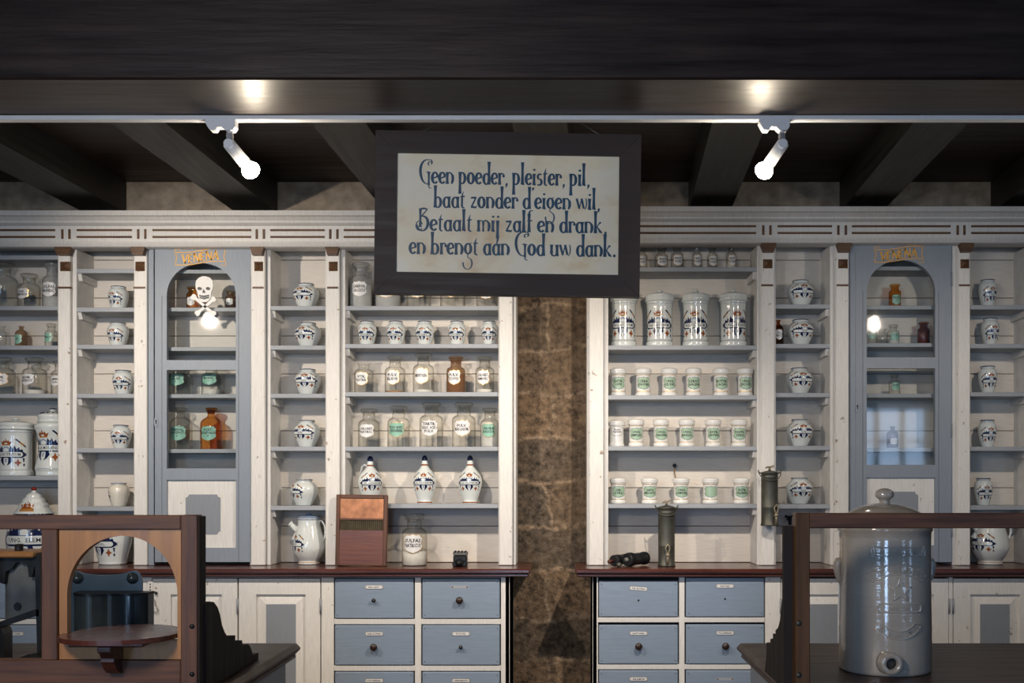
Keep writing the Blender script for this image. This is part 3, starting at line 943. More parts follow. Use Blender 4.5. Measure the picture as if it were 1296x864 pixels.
base(BL, X(-150, YD), X(645, YD), [(-150, -144), (-38, -30), (69, 78), (180, 192), (406.5, 422.5), (525, 533), (634, 645)],
     [(-150, 645, 723, 731), (422.5, 634, 783, 790), (422.5, 634, 842, 849), (422.5, 634, 902, 909), (-144, 69, 783, 790), (-144, 69, 842, 849)],
     [(85, 180, -1), (192.5, 301, 1), (301.5, 406, 1)],
     [(423, 524.5, 731, 783, 'RAD.GENT.', 1), (533.5, 633.5, 731, 783, None, 2, -.006), (423, 524.5, 790, 842, 'RAD.ALTHAE', 2), (533.5, 633.5, 790, 842, 'SUCC.LIQ.', 1),
      (423, 524.5, 849, 902, 'FOL.SENNAE', 2), (533.5, 633.5, 849, 902, 'HERB.MENTH', 1), (-30, 68.5, 731, 783, 'FLOR.TIL.', 2), (-30, 68.5, 790, 842, 'CORT.CHIN.', 2)])
m = MB(); sx0, sx1 = X(187.5, YD), X(194, YD)
m.box(sx0, sx1, YD - .006, YD + .002, Z(806, YD), Z(735, YD), M_WHITEV, .002)
for py in (739, 742.5, 746, 750, 764, 778, 785): m.box((sx0 + sx1) / 2 - .003, (sx0 + sx1) / 2 + .003, YD - .0066, YD - .004, Z(py + .8, YD), Z(py - .8, YD), M_DARKGAP)
ls = m.build('latch_strip', BL)
m = MB(); hx, hz = X(196.5, YD), Z(757, YD)
m.ball((hx + .006, YD - .008, Z(750, YD)), .008, M_IRON, 10)
m.tube([(hx, YD - .008, Z(758, YD)), (hx + .004, YD - .012, Z(766, YD)), (hx + .012, YD - .012, Z(767, YD)), (hx + .016, YD - .010, Z(772, YD)), (hx + .008, YD - .010, Z(775, YD)), (hx - .006, YD - .010, Z(773, YD))], .0022, M_WIRE, 6)
m.build('hook', ls)
BR = thing('base_cabinet', (X(1000, YD), YD, 0), 'white and blue cabinet of drawers and panelled doors under the worktop behind the urn', 'cabinet')
base(BR, X(750, YD), X(1340, YD), [(750, 757), (859.5, 866.5), (968.5, 988), (1092, 1098), (1201, 1206), (1310, 1340)],
     [(750, 1340, 722, 730), (757, 968, 781, 787.5), (757, 968, 840.5, 847), (757, 968, 900, 907)],
     [(988, 1092, -1), (1098, 1201, 1), (1206, 1310, -1)],
     [(757, 859, 730, 781, 'RAD.RATANH', 0, 0, 5, -.08), (867, 968, 730, 781, 'PAST.ARS.', 0), (757, 859, 787.5, 840.5, 'SANTONIN.', 2, 0, 3.2), (867, 968, 787.5, 840.5, 'FOL.SENNAE', 2, 0, 2.6),
      (757, 859, 847, 900, 'BALSAMUM', 2), (867, 968, 847, 900, None, 2)])
del UL['top_px'], UR['top_px']
# ------------------------------------------------------------------ goods on the shelves
K = YI / F
LIFT = .0007
def ZS(py): return Z(py) + LIFT
WTG = WT + LIFT
def delft(mb, prof, rref, c, sx, sy, dv, text, turn=0.0, lite=False, dmax=None, crown=True, ts=.17):
    """painted cartouche: crown, quills, leaves, lettered banner, shell and flowers"""
    def put(pts, mat, off):
        t = tess([(u * sx, v * sy) for u, v in pts])
        wrap(mb, t, prof, rref, c, mat, 0, dv, off, turn, dmax or math.sqrt(8 * rref * .00012))
    def both(pts, mat, off):
        put(pts, mat, off); put([(-u, v) for u, v in pts], mat, off)
    e = .0003
    put([(u * 1.0, v) for u, v in rrect(1.96, .44, .2, 3)], M_NAVY, e)
    both([(.88, 0), (.95, .16), (1.04, .06), (1.14, .12), (1.06, 0), (1.14, -.12), (1.04, -.06), (.95, -.16)], M_NAVY, e)
    put([(u, v) for u, v in rrect(1.74, .30, .14, 3)], M_CERAM, 2 * e)
    both([(.16, .2), (.9, .2), (.84, .34), (.72, .28), (.66, .46), (.54, .32), (.46, .56), (.36, .36), (.24, .54), (.2, .36)], M_NAVY, 1.2 * e)
    put([(-.20, .16), (-.24, .34), (-.12, .46), (0, .50), (.12, .46), (.24, .34), (.20, .16)], M_PALEBLUE, 2 * e)
    put([(-.14, .18), (-.16, .34), (0, .42), (.16, .34), (.14, .18)], M_CERAM, 2.6 * e)
    if crown: put([(-.24, .62), (.24, .62), (.33, .84), (.20, .76), (.13, .90), (.05, .80), (0, 1.02), (-.05, .80), (-.13, .90), (-.20, .76), (-.33, .84)], M_ORANGE, e)
    if crown: put([(-.23, .56), (.23, .56), (.24, .63), (-.24, .63)], M_OCHRE, 1.3 * e)
    if crown: put([(-.10, .66), (0, .63), (.10, .66), (.06, .74), (0, .71), (-.06, .74)], M_CERAM, 1.6 * e)
    if crown: both([(.46, .94), (.54, .98), (1.02, .56), (1.06, .42), (.96, .48)], M_NAVY, e)
    if crown: both([(.66, .72), (.74, .80), (1.0, .60), (.96, .54)], M_OCHRE, 1.6 * e)
    both([(.09, -.20), (.30, -.20), (.36, -.38), (.24, -.56), (.07, -.72), (.12, -.48)], M_NAVY, e)
    put([(-.14, -.24), (.14, -.24), (.12, -.56), (0, -.70), (-.12, -.56)], M_CERAM, 2 * e)
    put([(-.06, -.28), (.06, -.28), (.03, -.5), (-.03, -.5)], M_PALEBLUE, 2.5 * e)
    for s in (-1, 1):
        x, y = s * .62, -.52
        put([(x, y + .26), (x + .07, y + .08), (x + .20, y), (x + .07, y - .08), (x, y - .26), (x - .07, y - .08), (x - .20, y), (x - .07, y + .08)], M_ORANGE, e)
    both([(.86, -.22), (.98, -.22), (.95, -.48), (.90, -.48)], M_NAVY, e)
    both([(.90, -.60), (.96, -.54), (1.0, -.66), (.94, -.76), (.88, -.66)], M_NAVY, e)
    if text:
        t = fit(text2d(text, ts * sy, 1, .012), 1.5 * sx)
        wrap(mb, t, prof, rref, c, M_INK, 0, dv, 3 * e, turn, 1)
def band(mb, prof, c, z0, z1, mat, off=.0005, seg=28):
    pts = [(prof_r(prof, z0) + off, z0), (prof_r(prof, (z0 + z1) / 2) + off, (z0 + z1) / 2), (prof_r(prof, z1) + off, z1)]
    mb.lathe(pts, c[0], c[1], c[2], mat, seg, True, False)
def sc(pts, R, h): return [(r * R, z * h) for r, z in pts]

SQUAT = [(.54, 0), (.58, .02), (.76, .20), (.95, .42), (1, .58), (.93, .73), (.72, .84), (.58, .885), (.565, .915), (.61, .95), (.60, .985), (.52, 1)]
OVOID = [(.63, 0), (.66, .03), (.80, .2), (.95, .45), (1, .62), (.95, .76), (.82, .855), (.70, .89), (.69, .92), (.745, .955), (.735, .985), (.62, 1)]
TALLO = [(.60, 0), (.63, .03), (.78, .2), (.93, .42), (1, .62), (.97, .75), (.85, .85), (.72, .885), (.72, .915), (.78, .95), (.77, .985), (.62, 1)]
def DS(row): return Z(row, YF + .03) + LIFT
def pot(xc, w, top, row, label, group, shape=OVOID, text='', turn=0.0, plain_=False, y=YI, zb=None, name='apothecary_pot', sx=1.0, sy=None, dvf=.42):
    zb = ZS(row) if zb is None else zb
    h = Z(top, y) - zb; R = w / 2 * y / F
    c = (X(xc, y), y, zb)
    prof = smoothprof(sc(shape, R, h), 3)
    m = MB(); m.lathe(prof, *c, M_CREAM if plain_ else M_CERAM, 28)
    band(m, prof, c, h * .955, h * .985, M_NAVY if not plain_ else M_PALEBLUE)
    band(m, prof, c, h * .905, h * .915, M_PALEBLUE)
    r0 = prof_r(prof, dvf * h)
    if plain_:
        delft(m, prof, r0, c, R * sx, (sy or .315) * h, h * dvf, '', turn)
    else: delft(m, prof, r0, c, R * sx, (sy or .315) * h, h * dvf, text, turn)
    o = m.build(name, None, c)
    return tag(o, label, 'pot', group)

ALB = [(.93, 0), (.96, .012), (.96, .075), (.90, .10), (.885, .13), (.885, .60), (.90, .70), (.93, .745), (.93, .775)]
def albarello(xc, w, top, row, label, group, text, turn=0.0, kind=0):
    zb = ZS(row); h = Z(top, YI) - zb; R = w / 2 * K
    c = (X(xc, YI), YI, zb)
    r = thing('lidded_drug_jar', c, label, 'jar', group)
    if kind == 1:
        shape = [(.90, 0), (.93, .015), (.93, .07), (.98, .10), (.95, .15), (.80, .32), (.78, .45), (.82, .58), (.96, .70), (1, .745), (.95, .775), (.80, .80)]
    else: shape = ALB
    prof = smoothprof(sc(shape, R, h), 3)
    m = MB(); m.lathe(prof, *c, M_CERAM, 32)
    for f in ((.105,) if kind else (.10, .735)): band(m, prof, c, h * f, h * (f + .006), M_PALEBLUE)
    rr = prof_r(prof, h * .36)
    delft(m, prof, rr, c, R * 1.06, h * .27, h * (.36 if kind == 0 else .42), text, turn)
    m.build('body', r)
    m = MB(); z1 = prof[-1][1]; q = z1 / h
    k = .80 if kind == 1 else 1.0
    lid = smoothprof([(.93 * k * R, z1), (1.02 * k * R, z1 + .01 * h), (1.04 * k * R, z1 + .03 * h), (1.0 * k * R, z1 + .045 * h), (1.04 * k * R, z1 + .08 * h), (1.05 * k * R, z1 + .10 * h), (.98 * k * R, z1 + .125 * h), (.6 * k * R, z1 + .155 * h), (.16 * R, z1 + .165 * h)], 3)
    m.lathe(lid, *c, M_CERAM, 32)
    if kind: 
        for i in range(14):
            a = 2 * PI * i / 14; rr_ = .78 * k * R; zz = z1 + .145 * h
            m.box(c[0] + rr_ * math.sin(a) - .004, c[0] + rr_ * math.sin(a) + .004, c[1] - rr_ * math.cos(a) - .003, c[1] - rr_ * math.cos(a) + .003, c[2] + zz - .002, c[2] + zz + .004, M_NAVY)
    l = m.build('lid', r)
    m = MB(); zk = c[2] + z1 + .16 * h
    m.lathe(smoothprof([(.10 * R, 0), (.10 * R, .015 * h), (.20 * R, .035 * h), (.21 * R, .05 * h), (.12 * R, .066 * h), (.001, .068 * h)], 3), c[0], c[1], zk - .002, M_CERAM, 16)
    if kind: m.lathe([(.205 * R, .04 * h), (.214 * R, .048 * h), (.214 * R, .056 * h), (.13 * R, .069 * h), (.001, .070 * h)], c[0], c[1], zk - .002, M_NAVY, 16)
    m.build('knob', l)
    return r

def shieldpts(w, h):
    a = [(0, -.5), (.10, -.46), (.28, -.40), (.44, -.28), (.50, -.14), (.43, .0), (.46, .14), (.50, .30), (.40, .36), (.34, .46), (.18, .42), (0, .48)]
    a = a + [(-u, v) for u, v in a[::-1][1:-1]]
    return [(u * w, v * h) for u, v in a]
def hexpts(w, h): return [(-.5 * w, 0), (-.42 * w, -.36 * h), (-.2 * w, -.5 * h), (.2 * w, -.5 * h), (.42 * w, -.36 * h), (.5 * w, 0), (.42 * w, .36 * h), (.2 * w, .5 * h), (-.2 * w, .5 * h), (-.42 * w, .36 * h)]
def put_label(mb, prof, rref, c, w, h, dv, mat, lines, edge=M_GOLD, turn=0.0, shape=shieldpts, th=.19):
    if edge: wrap(mb, tess(shape(w * 1.07, h * 1.06)), prof, rref, c, edge, 0, dv, .0006, turn, math.sqrt(8 * rref * .00012))
    wrap(mb, tess(shape(w, h)), prof, rref, c, mat, 0, dv, .0010, turn, math.sqrt(8 * rref * .00012))
    n = len(lines)
    for i, s in enumerate(lines):
        if not s: continue
        wrap(mb, fit(text2d(s, h * th, 1, .03), w * .84), prof, rref, c, M_INK, 0, dv + h * (.03 + ((n - 1) / 2 - i) * th * 1.35), .0014, turn, 1)
def porcelain(xc, w, top, row, label, lines, green=True):
    zb = ZS(row); h = Z(top, YI) - zb; R = w / 2 * K
    c = (X(xc, YI), YI, zb)
    r = thing('porcelain_jar', c, label, 'jar', 'lidded porcelain jars with shield labels')
    prof = sc([(.94, 0), (.97, .01), (.97, .085), (.92, .115), (.875, .13), (.87, .2), (.87, .72), (.90, .745), (.91, .775)], R, h)
    m = MB(); m.lathe(prof, *c, M_PORC, 28)
    if green:
        for f in (.155, .735): band(m, prof, c, h * f, h * (f + .022), M_GOLD)
    b = m.build('body', r)
    m = MB()
    if green: put_label(m, prof, R * .87, c, R * 1.62, h * .43, h * .45, M_GREENSHIELD, lines, M_INK)
    else: put_label(m, prof, R * .87, c, R * 1.55, h * .34, h * .58, M_PORC, lines, M_INK, shape=hexpts)
    plabel(m.build('label', r), 'green shield label with black lettering' if green else 'white label in a black outline')
    m = MB(); m.lathe([(.91 * R, .775 * h), (1.0 * R, .80 * h), (1.02 * R, .83 * h), (1.0 * R, .86 * h), (1.04 * R, .89 * h), (1.04 * R, .92 * h), (.97 * R, .955 * h), (.7 * R, .985 * h), (.001, 1.0 * h)], *c, M_PORC, 28)
    m.build('lid', r)
    return r

WIDE = [(.95, .0), (1, .012), (1, .58), (.985, .625), (.92, .665), (.76, .70), (.61, .715), (.575, .735), (.565, .78), (.565, .86), (.60, .875), (.72, .885), (.74, .90), (.70, .915)]
NARROW = [(.95, .0), (1, .012), (1, .60), (.96, .66), (.78, .72), (.50, .765), (.37, .79), (.34, .83), (.34, .89), (.40, .905), (.50, .915), (.52, .93), (.48, .945)]
SQSH = [(.96, .0), (1, .02), (1, .66), (.95, .71), (.80, .735), (.70, .75), (.66, .78), (.66, .90), (.70, .92), (.86, .935), (.88, .97), (.80, 1)]
def bottle(xc, w, top, row, label, lines=None, glass=None, lbl=None, edge=M_GOLD, shape=WIDE, fill=0.0, fmat=None, group='glass bottles on the shelves', stopper=True,
           turn=0.0, y=YI, zb=None, lw=1.36, lh=.32, lz=.40, cat='bottle', lshape=shieldpts, th=.19, door=False):
    zb = (DS(row) if door else ZS(row)) if zb is None else zb
    glass = glass or M_GLASS
    h = Z(top, y) - zb; R = w / 2 * y / F
    c = (X(xc, y), y, zb)
    r = thing('glass_bottle', c, label, cat, group)
    prof = sc(shape, R, h)
    m = MB(); m.lathe(prof, *c, glass, 28, True, False); m.lathe([(.001, .003), (R * .95, .003)], *c, glass, 28, True, False)
    m.build('body', r)
    if stopper:
        n = shape[-1][0] * R; z = shape[-1][1] * h; q = 1 - shape[-1][1]
        m = MB(); m.lathe([(n * .72, z - .09 * h), (n * .78, z), (n * 1.06, z + q * .25 * h), (n * 1.14, z + q * .45 * h), (n * 1.14, z + q * .75 * h), (n * 1.0, h), (n * .5, h * 1.0 + .001), (.001, h + .0012)], *c, glass, 24, True, False)
        m.build('stopper', r)
    if lbl:
        m = MB(); put_label(m, prof, R, c, R * lw, h * lh, h * lz, lbl, lines or [], edge, turn, lshape, th)
        m.build('label', r)
    if fill > 0:
        m = MB(); pr = [(.001, .006 * h)] + [(rr * .94, z + .006 * h) for rr, z in prof if z < fill * h]
        rt = prof_r(prof, fill * h) * .94
        pr += [(rt, fill * h), (rt * .6, fill * h * 1.03), (.001, fill * h * 1.05)]
        m.lathe(pr, *c, fmat or M_POWDER, 24, True, False)
        plabel(m.build('contents', r), 'white powder' if (fmat or M_POWDER) == M_POWDER else 'brown powder')
    return r

# ---- wide bay behind the black machine
G0 = 'bay above the black iron machine'
bottle(3, 36, 334, 387, 'broad clear bottle at the frame edge, beside the SULF. bottle', ['', ''], lbl=M_CREAM, lw=.6, lz=.38)
bottle(37, 26, 347, 387, 'shorter clear bottle labelled SULF. beside the SULFAS MAGNESIC. bottle', ['SULF.', 'AMMONICUS'], lbl=M_WHITELBL, turn=-.30)
bottle(66.5, 24, 333.5, 387, 'hazy tall bottle labelled SULFAS MAGNESIC. against the pilaster', ['SULFAS', 'MAGNESIC.'], M_MILKY, M_WHITELBL, None, lw=1.5, lh=.34, fill=.25)
bottle(0, 15, 412, 437, 'small clear bottle at the frame edge, on the shelf of small green-labelled bottles', shape=SQSH, stopper=False)
bottle(27, 14.5, 411, 437, 'small brown green-labelled bottle with flared mouth, over the black machine', ['A.'], M_AMBJAR, M_GREENLBL, None, NARROW, stopper=False, lw=1.5, lh=.45, lz=.35, turn=-.2)
bottle(65, 15.5, 410, 437, 'small clear bottle with green label beside the pilaster on the second shelf', ['TINCT.'], lbl=M_GREENLBL, edge=None, lw=1.5, lh=.42, lz=.40, turn=-.15)
bottle(2, 32, 452.5, 498, 'clear wide bottle with gilt-edged label cut by the frame edge, beside BROM. NATRICUS', ['BROM.', 'KALIC.'], lbl=M_WHITELBL, turn=.25)
bottle(44, 29, 453, 498, 'clear wide bottle labelled BROM. NATRICUS', ['BROM.', 'NATRICUS'], lbl=M_WHITELBL, edge=None, turn=-.30, fill=.12)
bottle(76, 21, 457, 498, 'clear bottle labelled AMM. CLA. half hidden by the pilaster', ['AMM.', 'CLA.'], lbl=M_WHITELBL, edge=None, turn=-.2)
albarello(19.5, 43, 528, 602, 'broad white lidded drug jar lettered UNG NUTRITUM with blue scallops on its lid', 'painted lidded drug jars', 'UNG NUTRITUM', -.12, 0)
albarello(67, 43, 518.5, 602, 'waisted white lidded drug jar lettered UNG LA MOLIENS beside the pilaster', 'painted lidded drug jars', 'UNG LA MOLIENS', -.25, 1)
def tureen():
    y = 5.46; c = (X(43, y), y, WTG)
    r = thing('ointment_jar', c, 'big white ointment jar lettered UNG. ELEMI with stepped dome lid and red knob', 'jar')
    k = y / F
    h = (712 - 656) * k; R = 32 * k
    prof = smoothprof(sc([(.70, 0), (.74, .03), (.86, .15), (1, .42), (1, .72), (.90, .9), (.80, .96), (.78, 1)], R, h), 3)
    m = MB(); m.lathe(prof, *c, M_CERAM, 36)
    delft(m, prof, R, c, R * 1.0, h * .62, h * .575, 'UNG.  ELEMI', .10, crown=False, ts=.155)
    m.build('body', r)
    P = [(.78 * R, h), (27 * k, h + 1 * k), (27 * k, h + 3 * k), (23.5 * k, h + 4.5 * k), (23.5 * k, h + 9.5 * k), (21.5 * k, h + 11 * k), (19.5 * k, h + 14.5 * k), (17.2 * k, h + 16.5 * k), (18.2 * k, h + 18 * k), (16.5 * k, h + 21 * k), (13.6 * k, h + 23.2 * k), (14.2 * k, h + 24.8 * k), (12.2 * k, h + 27.5 * k), (9.6 * k, h + 29.2 * k), (10.0 * k, h + 30.6 * k), (7.5 * k, h + 33 * k), (4.2 * k, h + 34.6 * k), (2.7 * k, h + 35.5 * k), (2.4 * k, h + 38 * k)]
    m = MB(); m.lathe(P, *c, M_CERAM, 32)
    band(m, P, c, h + 5 * k, h + 8.5 * k, M_NAVY)
    cr = [(-.5, -.35), (.5, -.35), (.62, .30), (.36, .12), (.2, .5), (.08, .2), (0, .75), (-.08, .2), (-.2, .5), (-.36, .12), (-.62, .30)]
    wrap(m, tess([(u * 14 * k, v * 9 * k) for u, v in cr]), P, 18 * k, c, M_ORANGE, 0, h + 18 * k, .001, 0, 3 * k)
    wrap(m, tess([(u * 8 * k, v * 4 * k) for u, v in ((-1, -.5), (1, -.5), (1, .4), (-1, .4))]), P, 18 * k, c, M_OCHRE, 0, h + 13.5 * k, .001, 0, 3 * k)
    l = m.build('lid', r)
    m = MB(); m.lathe(smoothprof([(2.2 * k, 0), (3.2 * k, 1.5 * k), (3.2 * k, 4 * k), (.001, 5.2 * k)], 3), c[0], c[1], c[2] + h + 37 * k, M_RED, 14)
    plabel(m.build('knob', l), 'red knob')
tureen()
# ---- narrow bay between that and the skull door
G1 = 'small ovoid pots in the narrow bay beside the skull door'
for (xc, w, t, row, wd, tn) in ((150, 24.5, 362.5, 389, 'topmost', -.35), (149.5, 26, 408.5, 436, 'second from top', -.25), (156, 26, 468.5, 498, 'third from top', -.05), (153, 25, 537.5, 567, 'fourth from top', .1)):
    pot(xc, w, t, row, 'small ovoid pot, %s in the bay between skull door and lidded jars' % wd, G1, OVOID, 'UNG.ALB.', tn)
pot(150.5, 25.5, 610.5, 641, 'plain cream pot turned with its painting away, on the lowest shelf beside the skull door', G1, OVOID, '', -1.75, True)
pot(143, 46, 652, 711.5, 'large painted jar lettered ARISTOL, seen through the arch of the wicket screen', None, [(.70, 0), (.74, .03), (.74, .06), (.82, .2), (.96, .42), (1, .58), (.96, .74), (.82, .86), (.72, .9), (.72, .92), (.78, .955), (.77, .985), (.62, 1)], 'ARISTOL.', -.50, y=5.47, zb=WTG, name='drug_jar', dvf=.43, sy=.34)
# ---- behind the skull door
GS = 'bottles behind the skull door'
ys = 5.515
bottle(243.5, 15, 363.5, 389, 'brown bottle behind the glass, half covered by the skull', ['A', ''], M_AMBER, M_WHITELBL, None, SQSH, group=GS, stopper=False, y=ys, door=True, lh=.4, lz=.35)
bottle(292, 14, 368.5, 389, 'small brown jar with white label at the hinge side of the skull door', ['', ''], M_AMBJAR, M_WHITELBL, None, SQSH, group=GS, stopper=False, y=ys, door=True, lh=.4, lz=.4)
bottle(227, 27, 462, 498.5, 'clear bottle with big green label at the lock side of the skull door, middle shelf', ['PHENOL', 'LIQUEF.', '+'], None, M_GREENLBL, None, WIDE, group=GS, y=ys, door=True, lw=1.55, lh=.42, lz=.50, th=.15)
bottle(268, 25, 461, 498.5, 'clear bottle with green ACET. label over white powder, middle shelf of the skull door', ['ACET.', 'MORPH.', '+'], None, M_GREENLBL, None, WIDE, group=GS, y=ys, door=True, lw=1.6, lh=.42, lz=.52, fill=.18, th=.15)
bottle(229, 28, 516, 568, 'clear bottle labelled PHENOL. LIQUEFACT. on the lowest glazed shelf', ['PHENOL.', 'LIQUEFACT.', '+'], None, M_GREENLBL, None, NARROW, group=GS, y=ys, door=True, lw=1.55, lh=.36, lz=.38, th=.15)
bottle(267.5, 27, 516, 568, 'amber bottle labelled ACET. DIGITALIS with green label', ['ACET.', 'DIGITALIS', '+'], M_AMBER, M_GREENLBL, None, NARROW, group=GS, y=ys, door=True, lw=1.5, lh=.36, lz=.38, th=.15)
# ---- narrow bay right of it: squat pots and the syrup jug
G3 = 'squat painted pots in the narrow bay between the skull door and the washboard'
for (xc, w, t, row, wd, tn) in ((387.5, 32.5, 359, 387, 'uppermost', -.35), (390, 33, 408.5, 437, 'second from the top', -.35), (389.5, 33, 467, 498, 'third from the top', -.05), (388.5, 33, 531.5, 565, 'fourth from the top', -.30), (385, 34, 606, 640, 'lowest, its painting turned aside,', -.95)):
    pot(xc, w, t, row, 'squat pot, %s in the bay between skull door and washboard' % wd, G3, SQUAT, 'EXTR.', tn, dvf=.51)
def syrup_jug(xc, w, top, label, turn, spout, handle, lid=True, y=5.47):
    c = (X(xc, y), y, WTG); h = Z(top, y) - WTG; R = w / 2 * y / F
    r = thing('syrup_jug', c, label, 'jug', 'painted syrup jugs on the worktop')
    prof = smoothprof(sc([(.62, 0), (.66, .015), (.66, .05), (.61, .075), (.80, .17), (.97, .30), (1, .40), (.95, .52), (.82, .70), (.70, .84), (.68, .95), (.70, .985), (.66, 1)], R, h), 3)
    m = MB(); m.lathe(prof, *c, M_CERAM, 32); band(m, prof, c, h * .045, h * .06, M_OCHRE); band(m, prof, c, h * .955, h * .975, M_PALEBLUE)
    delft(m, prof, R, c, R * .80, h * .22, h * .44, 'SYRUPUS', turn)
    m.build('body', r)
    a, b = spout
    m = MB(); sp = [(c[0] - R * .80, c[1], c[2] + h * .52), (c[0] - R * a * .6, c[1], c[2] + h * (b - .14)), (c[0] - R * a, c[1], c[2] + h * b)]
    m.tube(sp, [R * .30, R * .22, R * .17], M_CERAM, 14)
    q = Vector(sp[1]); d = (Vector(sp[2]) - q).normalized()
    m.revolve(q, q + d, [(R * .235, -.006), (R * .245, 0), (R * .235, .006)], M_OCHRE, 14)
    m.revolve(Vector(sp[2]) - d * .004, sp[2], [(R * .17, 0), (R * .20, .006), (R * .19, .012), (.001, .0125)], M_CERAM, 14)
    m.build('spout', r)
    m = MB(); hw = handle; pts = []
    for k in range(13):
        t = k / 12; an = PI * .62 - t * PI * 1.22
        pts.append((c[0] + R * .62 + R * hw * (.12 + .88 * max(0, math.cos(an * .95)) if True else 0), c[1], c[2] + h * (.70 + .24 * math.sin(an))))
    pts[0] = (c[0] + R * .62, c[1], c[2] + h * .86); pts[-1] = (c[0] + R * .84, c[1], c[2] + h * .50)
    m.tube(pts, R * .085, M_CERAM, 10, .7)
    m.tube([(p[0] + .003, p[1] - .0005, p[2] + .002) for p in pts[2:-2]], R * .05, M_NAVY, 8, .6) if lid else None
    m.build('handle', r)
    if lid:
        m = MB(); m.lathe(smoothprof([(.70 * R, h), (.74 * R, h + .012 * h), (.60 * R, h + .04 * h), (.2 * R, h + .055 * h), (.16 * R, h + .075 * h), (.18 * R, h + .095 * h), (.001, h + .105 * h)], 3), *c, M_PALEBLUE, 24)
        plabel(m.build('lid', r), 'blue lid')
syrup_jug(391, 40, 655, 'white syrup jug with blue lid and painting turned to its spout, below the squat pots', -.95, (1.12, .86), .42)
# ---- wide bay behind the sign
for (xc, w, t, lb, ls, gl) in ((457, 28.4, 333, 'hazy tall bottle labelled CARBON. CALCICUS beside the hanging sign', ['CARBON.', 'CALCICUS'], M_MILKY),
                           (491, 32, 340, 'hazy bottle whose foot shows under the sign, nearest to CARBON. CALCICUS', ['MAGNES.', 'CARBON.'], M_MILKY),
                           (530, 31, 340, 'clear bottle under the sign, second from CARBON. CALCICUS', ['CALC.', 'PHOSPH.'], None),
                           (573, 32, 338, 'clear bottle under the sign, third from CARBON. CALCICUS', ['NATR.', 'BICARB.'], None),
                           (616, 27, 345, 'clear bottle under the sign, against the stone gap upright', ['KAL.', 'NITR.'], None)):
    bottle(xc, w, t, 387, lb, ls, gl, M_WHITELBL, M_GOLD if xc > 460 else None, fill=.5 if gl else .0, fmat=M_POWDER, lh=.34, lz=.40)
for i, (xc, w, tn) in enumerate(((464.5, 24, -.05), (501, 24, -.15), (537.5, 24, -.2), (578.5, 23, -.12), (619.5, 22, -.1))):
    pot(xc, w, 406.5, 435, 'small painted pot in the row of five, %s' % ('first from the washboard side', 'second from the washboard side', 'middle one', 'fourth, next to the stone gap end', 'last, at the stone gap end')[i], 'row of five small painted pots', OVOID, 'UNG.CAMPH.', tn)
for (xc, w, t, lb, ls, gl, fm, fl, st) in ((460.5, 24, 455.5, 'stopperless clear bottle labelled VITR. DEXTRIN.', ['VITR.', 'DEXTRIN.'], None, None, 0, False),
    (500, 25.5, 451.5, 'clear bottle labelled PULV. BELLADON. with brown residue', ['PULV.', 'BELLADON.'], None, M_TANPOW, .06, True),
    (536, 27, 447.5, 'clear bottle labelled MENTOLIN., tallest of its row', ['', 'MENTOLIN.', ''], None, M_POWDER, .08, True),
    (577, 24, 451.5, 'brown-filled bottle labelled PULV. LYCOPOD.', ['PULV.', 'LYCOPOD.'], M_AMBJAR, M_TANPOW, .5, True),
    (613.5, 24, 451.5, 'clear bottle labelled CHLORET. AMMONIC. beside the stone gap upright', ['CHLORET.', 'AMMONIC.'], None, M_POWDER, .10, True)):
    bottle(xc, w, t, 496, lb, ls, gl, M_WHITELBL, M_GOLD, fill=fl, fmat=fm, stopper=st, turn=-.12, lh=.40, lz=.42)
for (xc, w, t, lb, ls, lm, ed, fl) in ((467, 27, 517.5, 'clear bottle labelled CHLORET. NATRIC.', ['CHLORET.', 'NATRIC.'], M_WHITELBL, None, 0),
    (504.5, 28, 514, 'green-labelled clear bottle reading PULV. RHIZ. ZINGIBER.', ['PULV. RHIZ.', 'ZINGIBER.'], M_GREENLBL, M_GOLD, 0),
    (546, 30, 509.5, 'clear bottle labelled TARTR. KALIC. ACID. PULV.', ['TARTR.', 'KALIC. ACID.', 'PULV.'], M_WHITELBL, None, 0),
    (587, 30, 509.5, 'clear bottle with gilt-edged label PULV. RAD. LIQUIR.', ['PULV.', 'RAD.LIQUIR.'], M_WHITELBL, M_GOLD, 0),
    (620, 24, 516.5, 'green-labelled bottle reading CHLORAS KALICUS with white contents', ['CHLORAS', 'KALICUS'], M_GREENLBL, M_GOLD, .62)):
    bottle(xc, w, t, 565, lb, ls, None, lm, ed, fill=fl, turn=-.08, lw=1.45, lh=.36, lz=.42, th=.17)
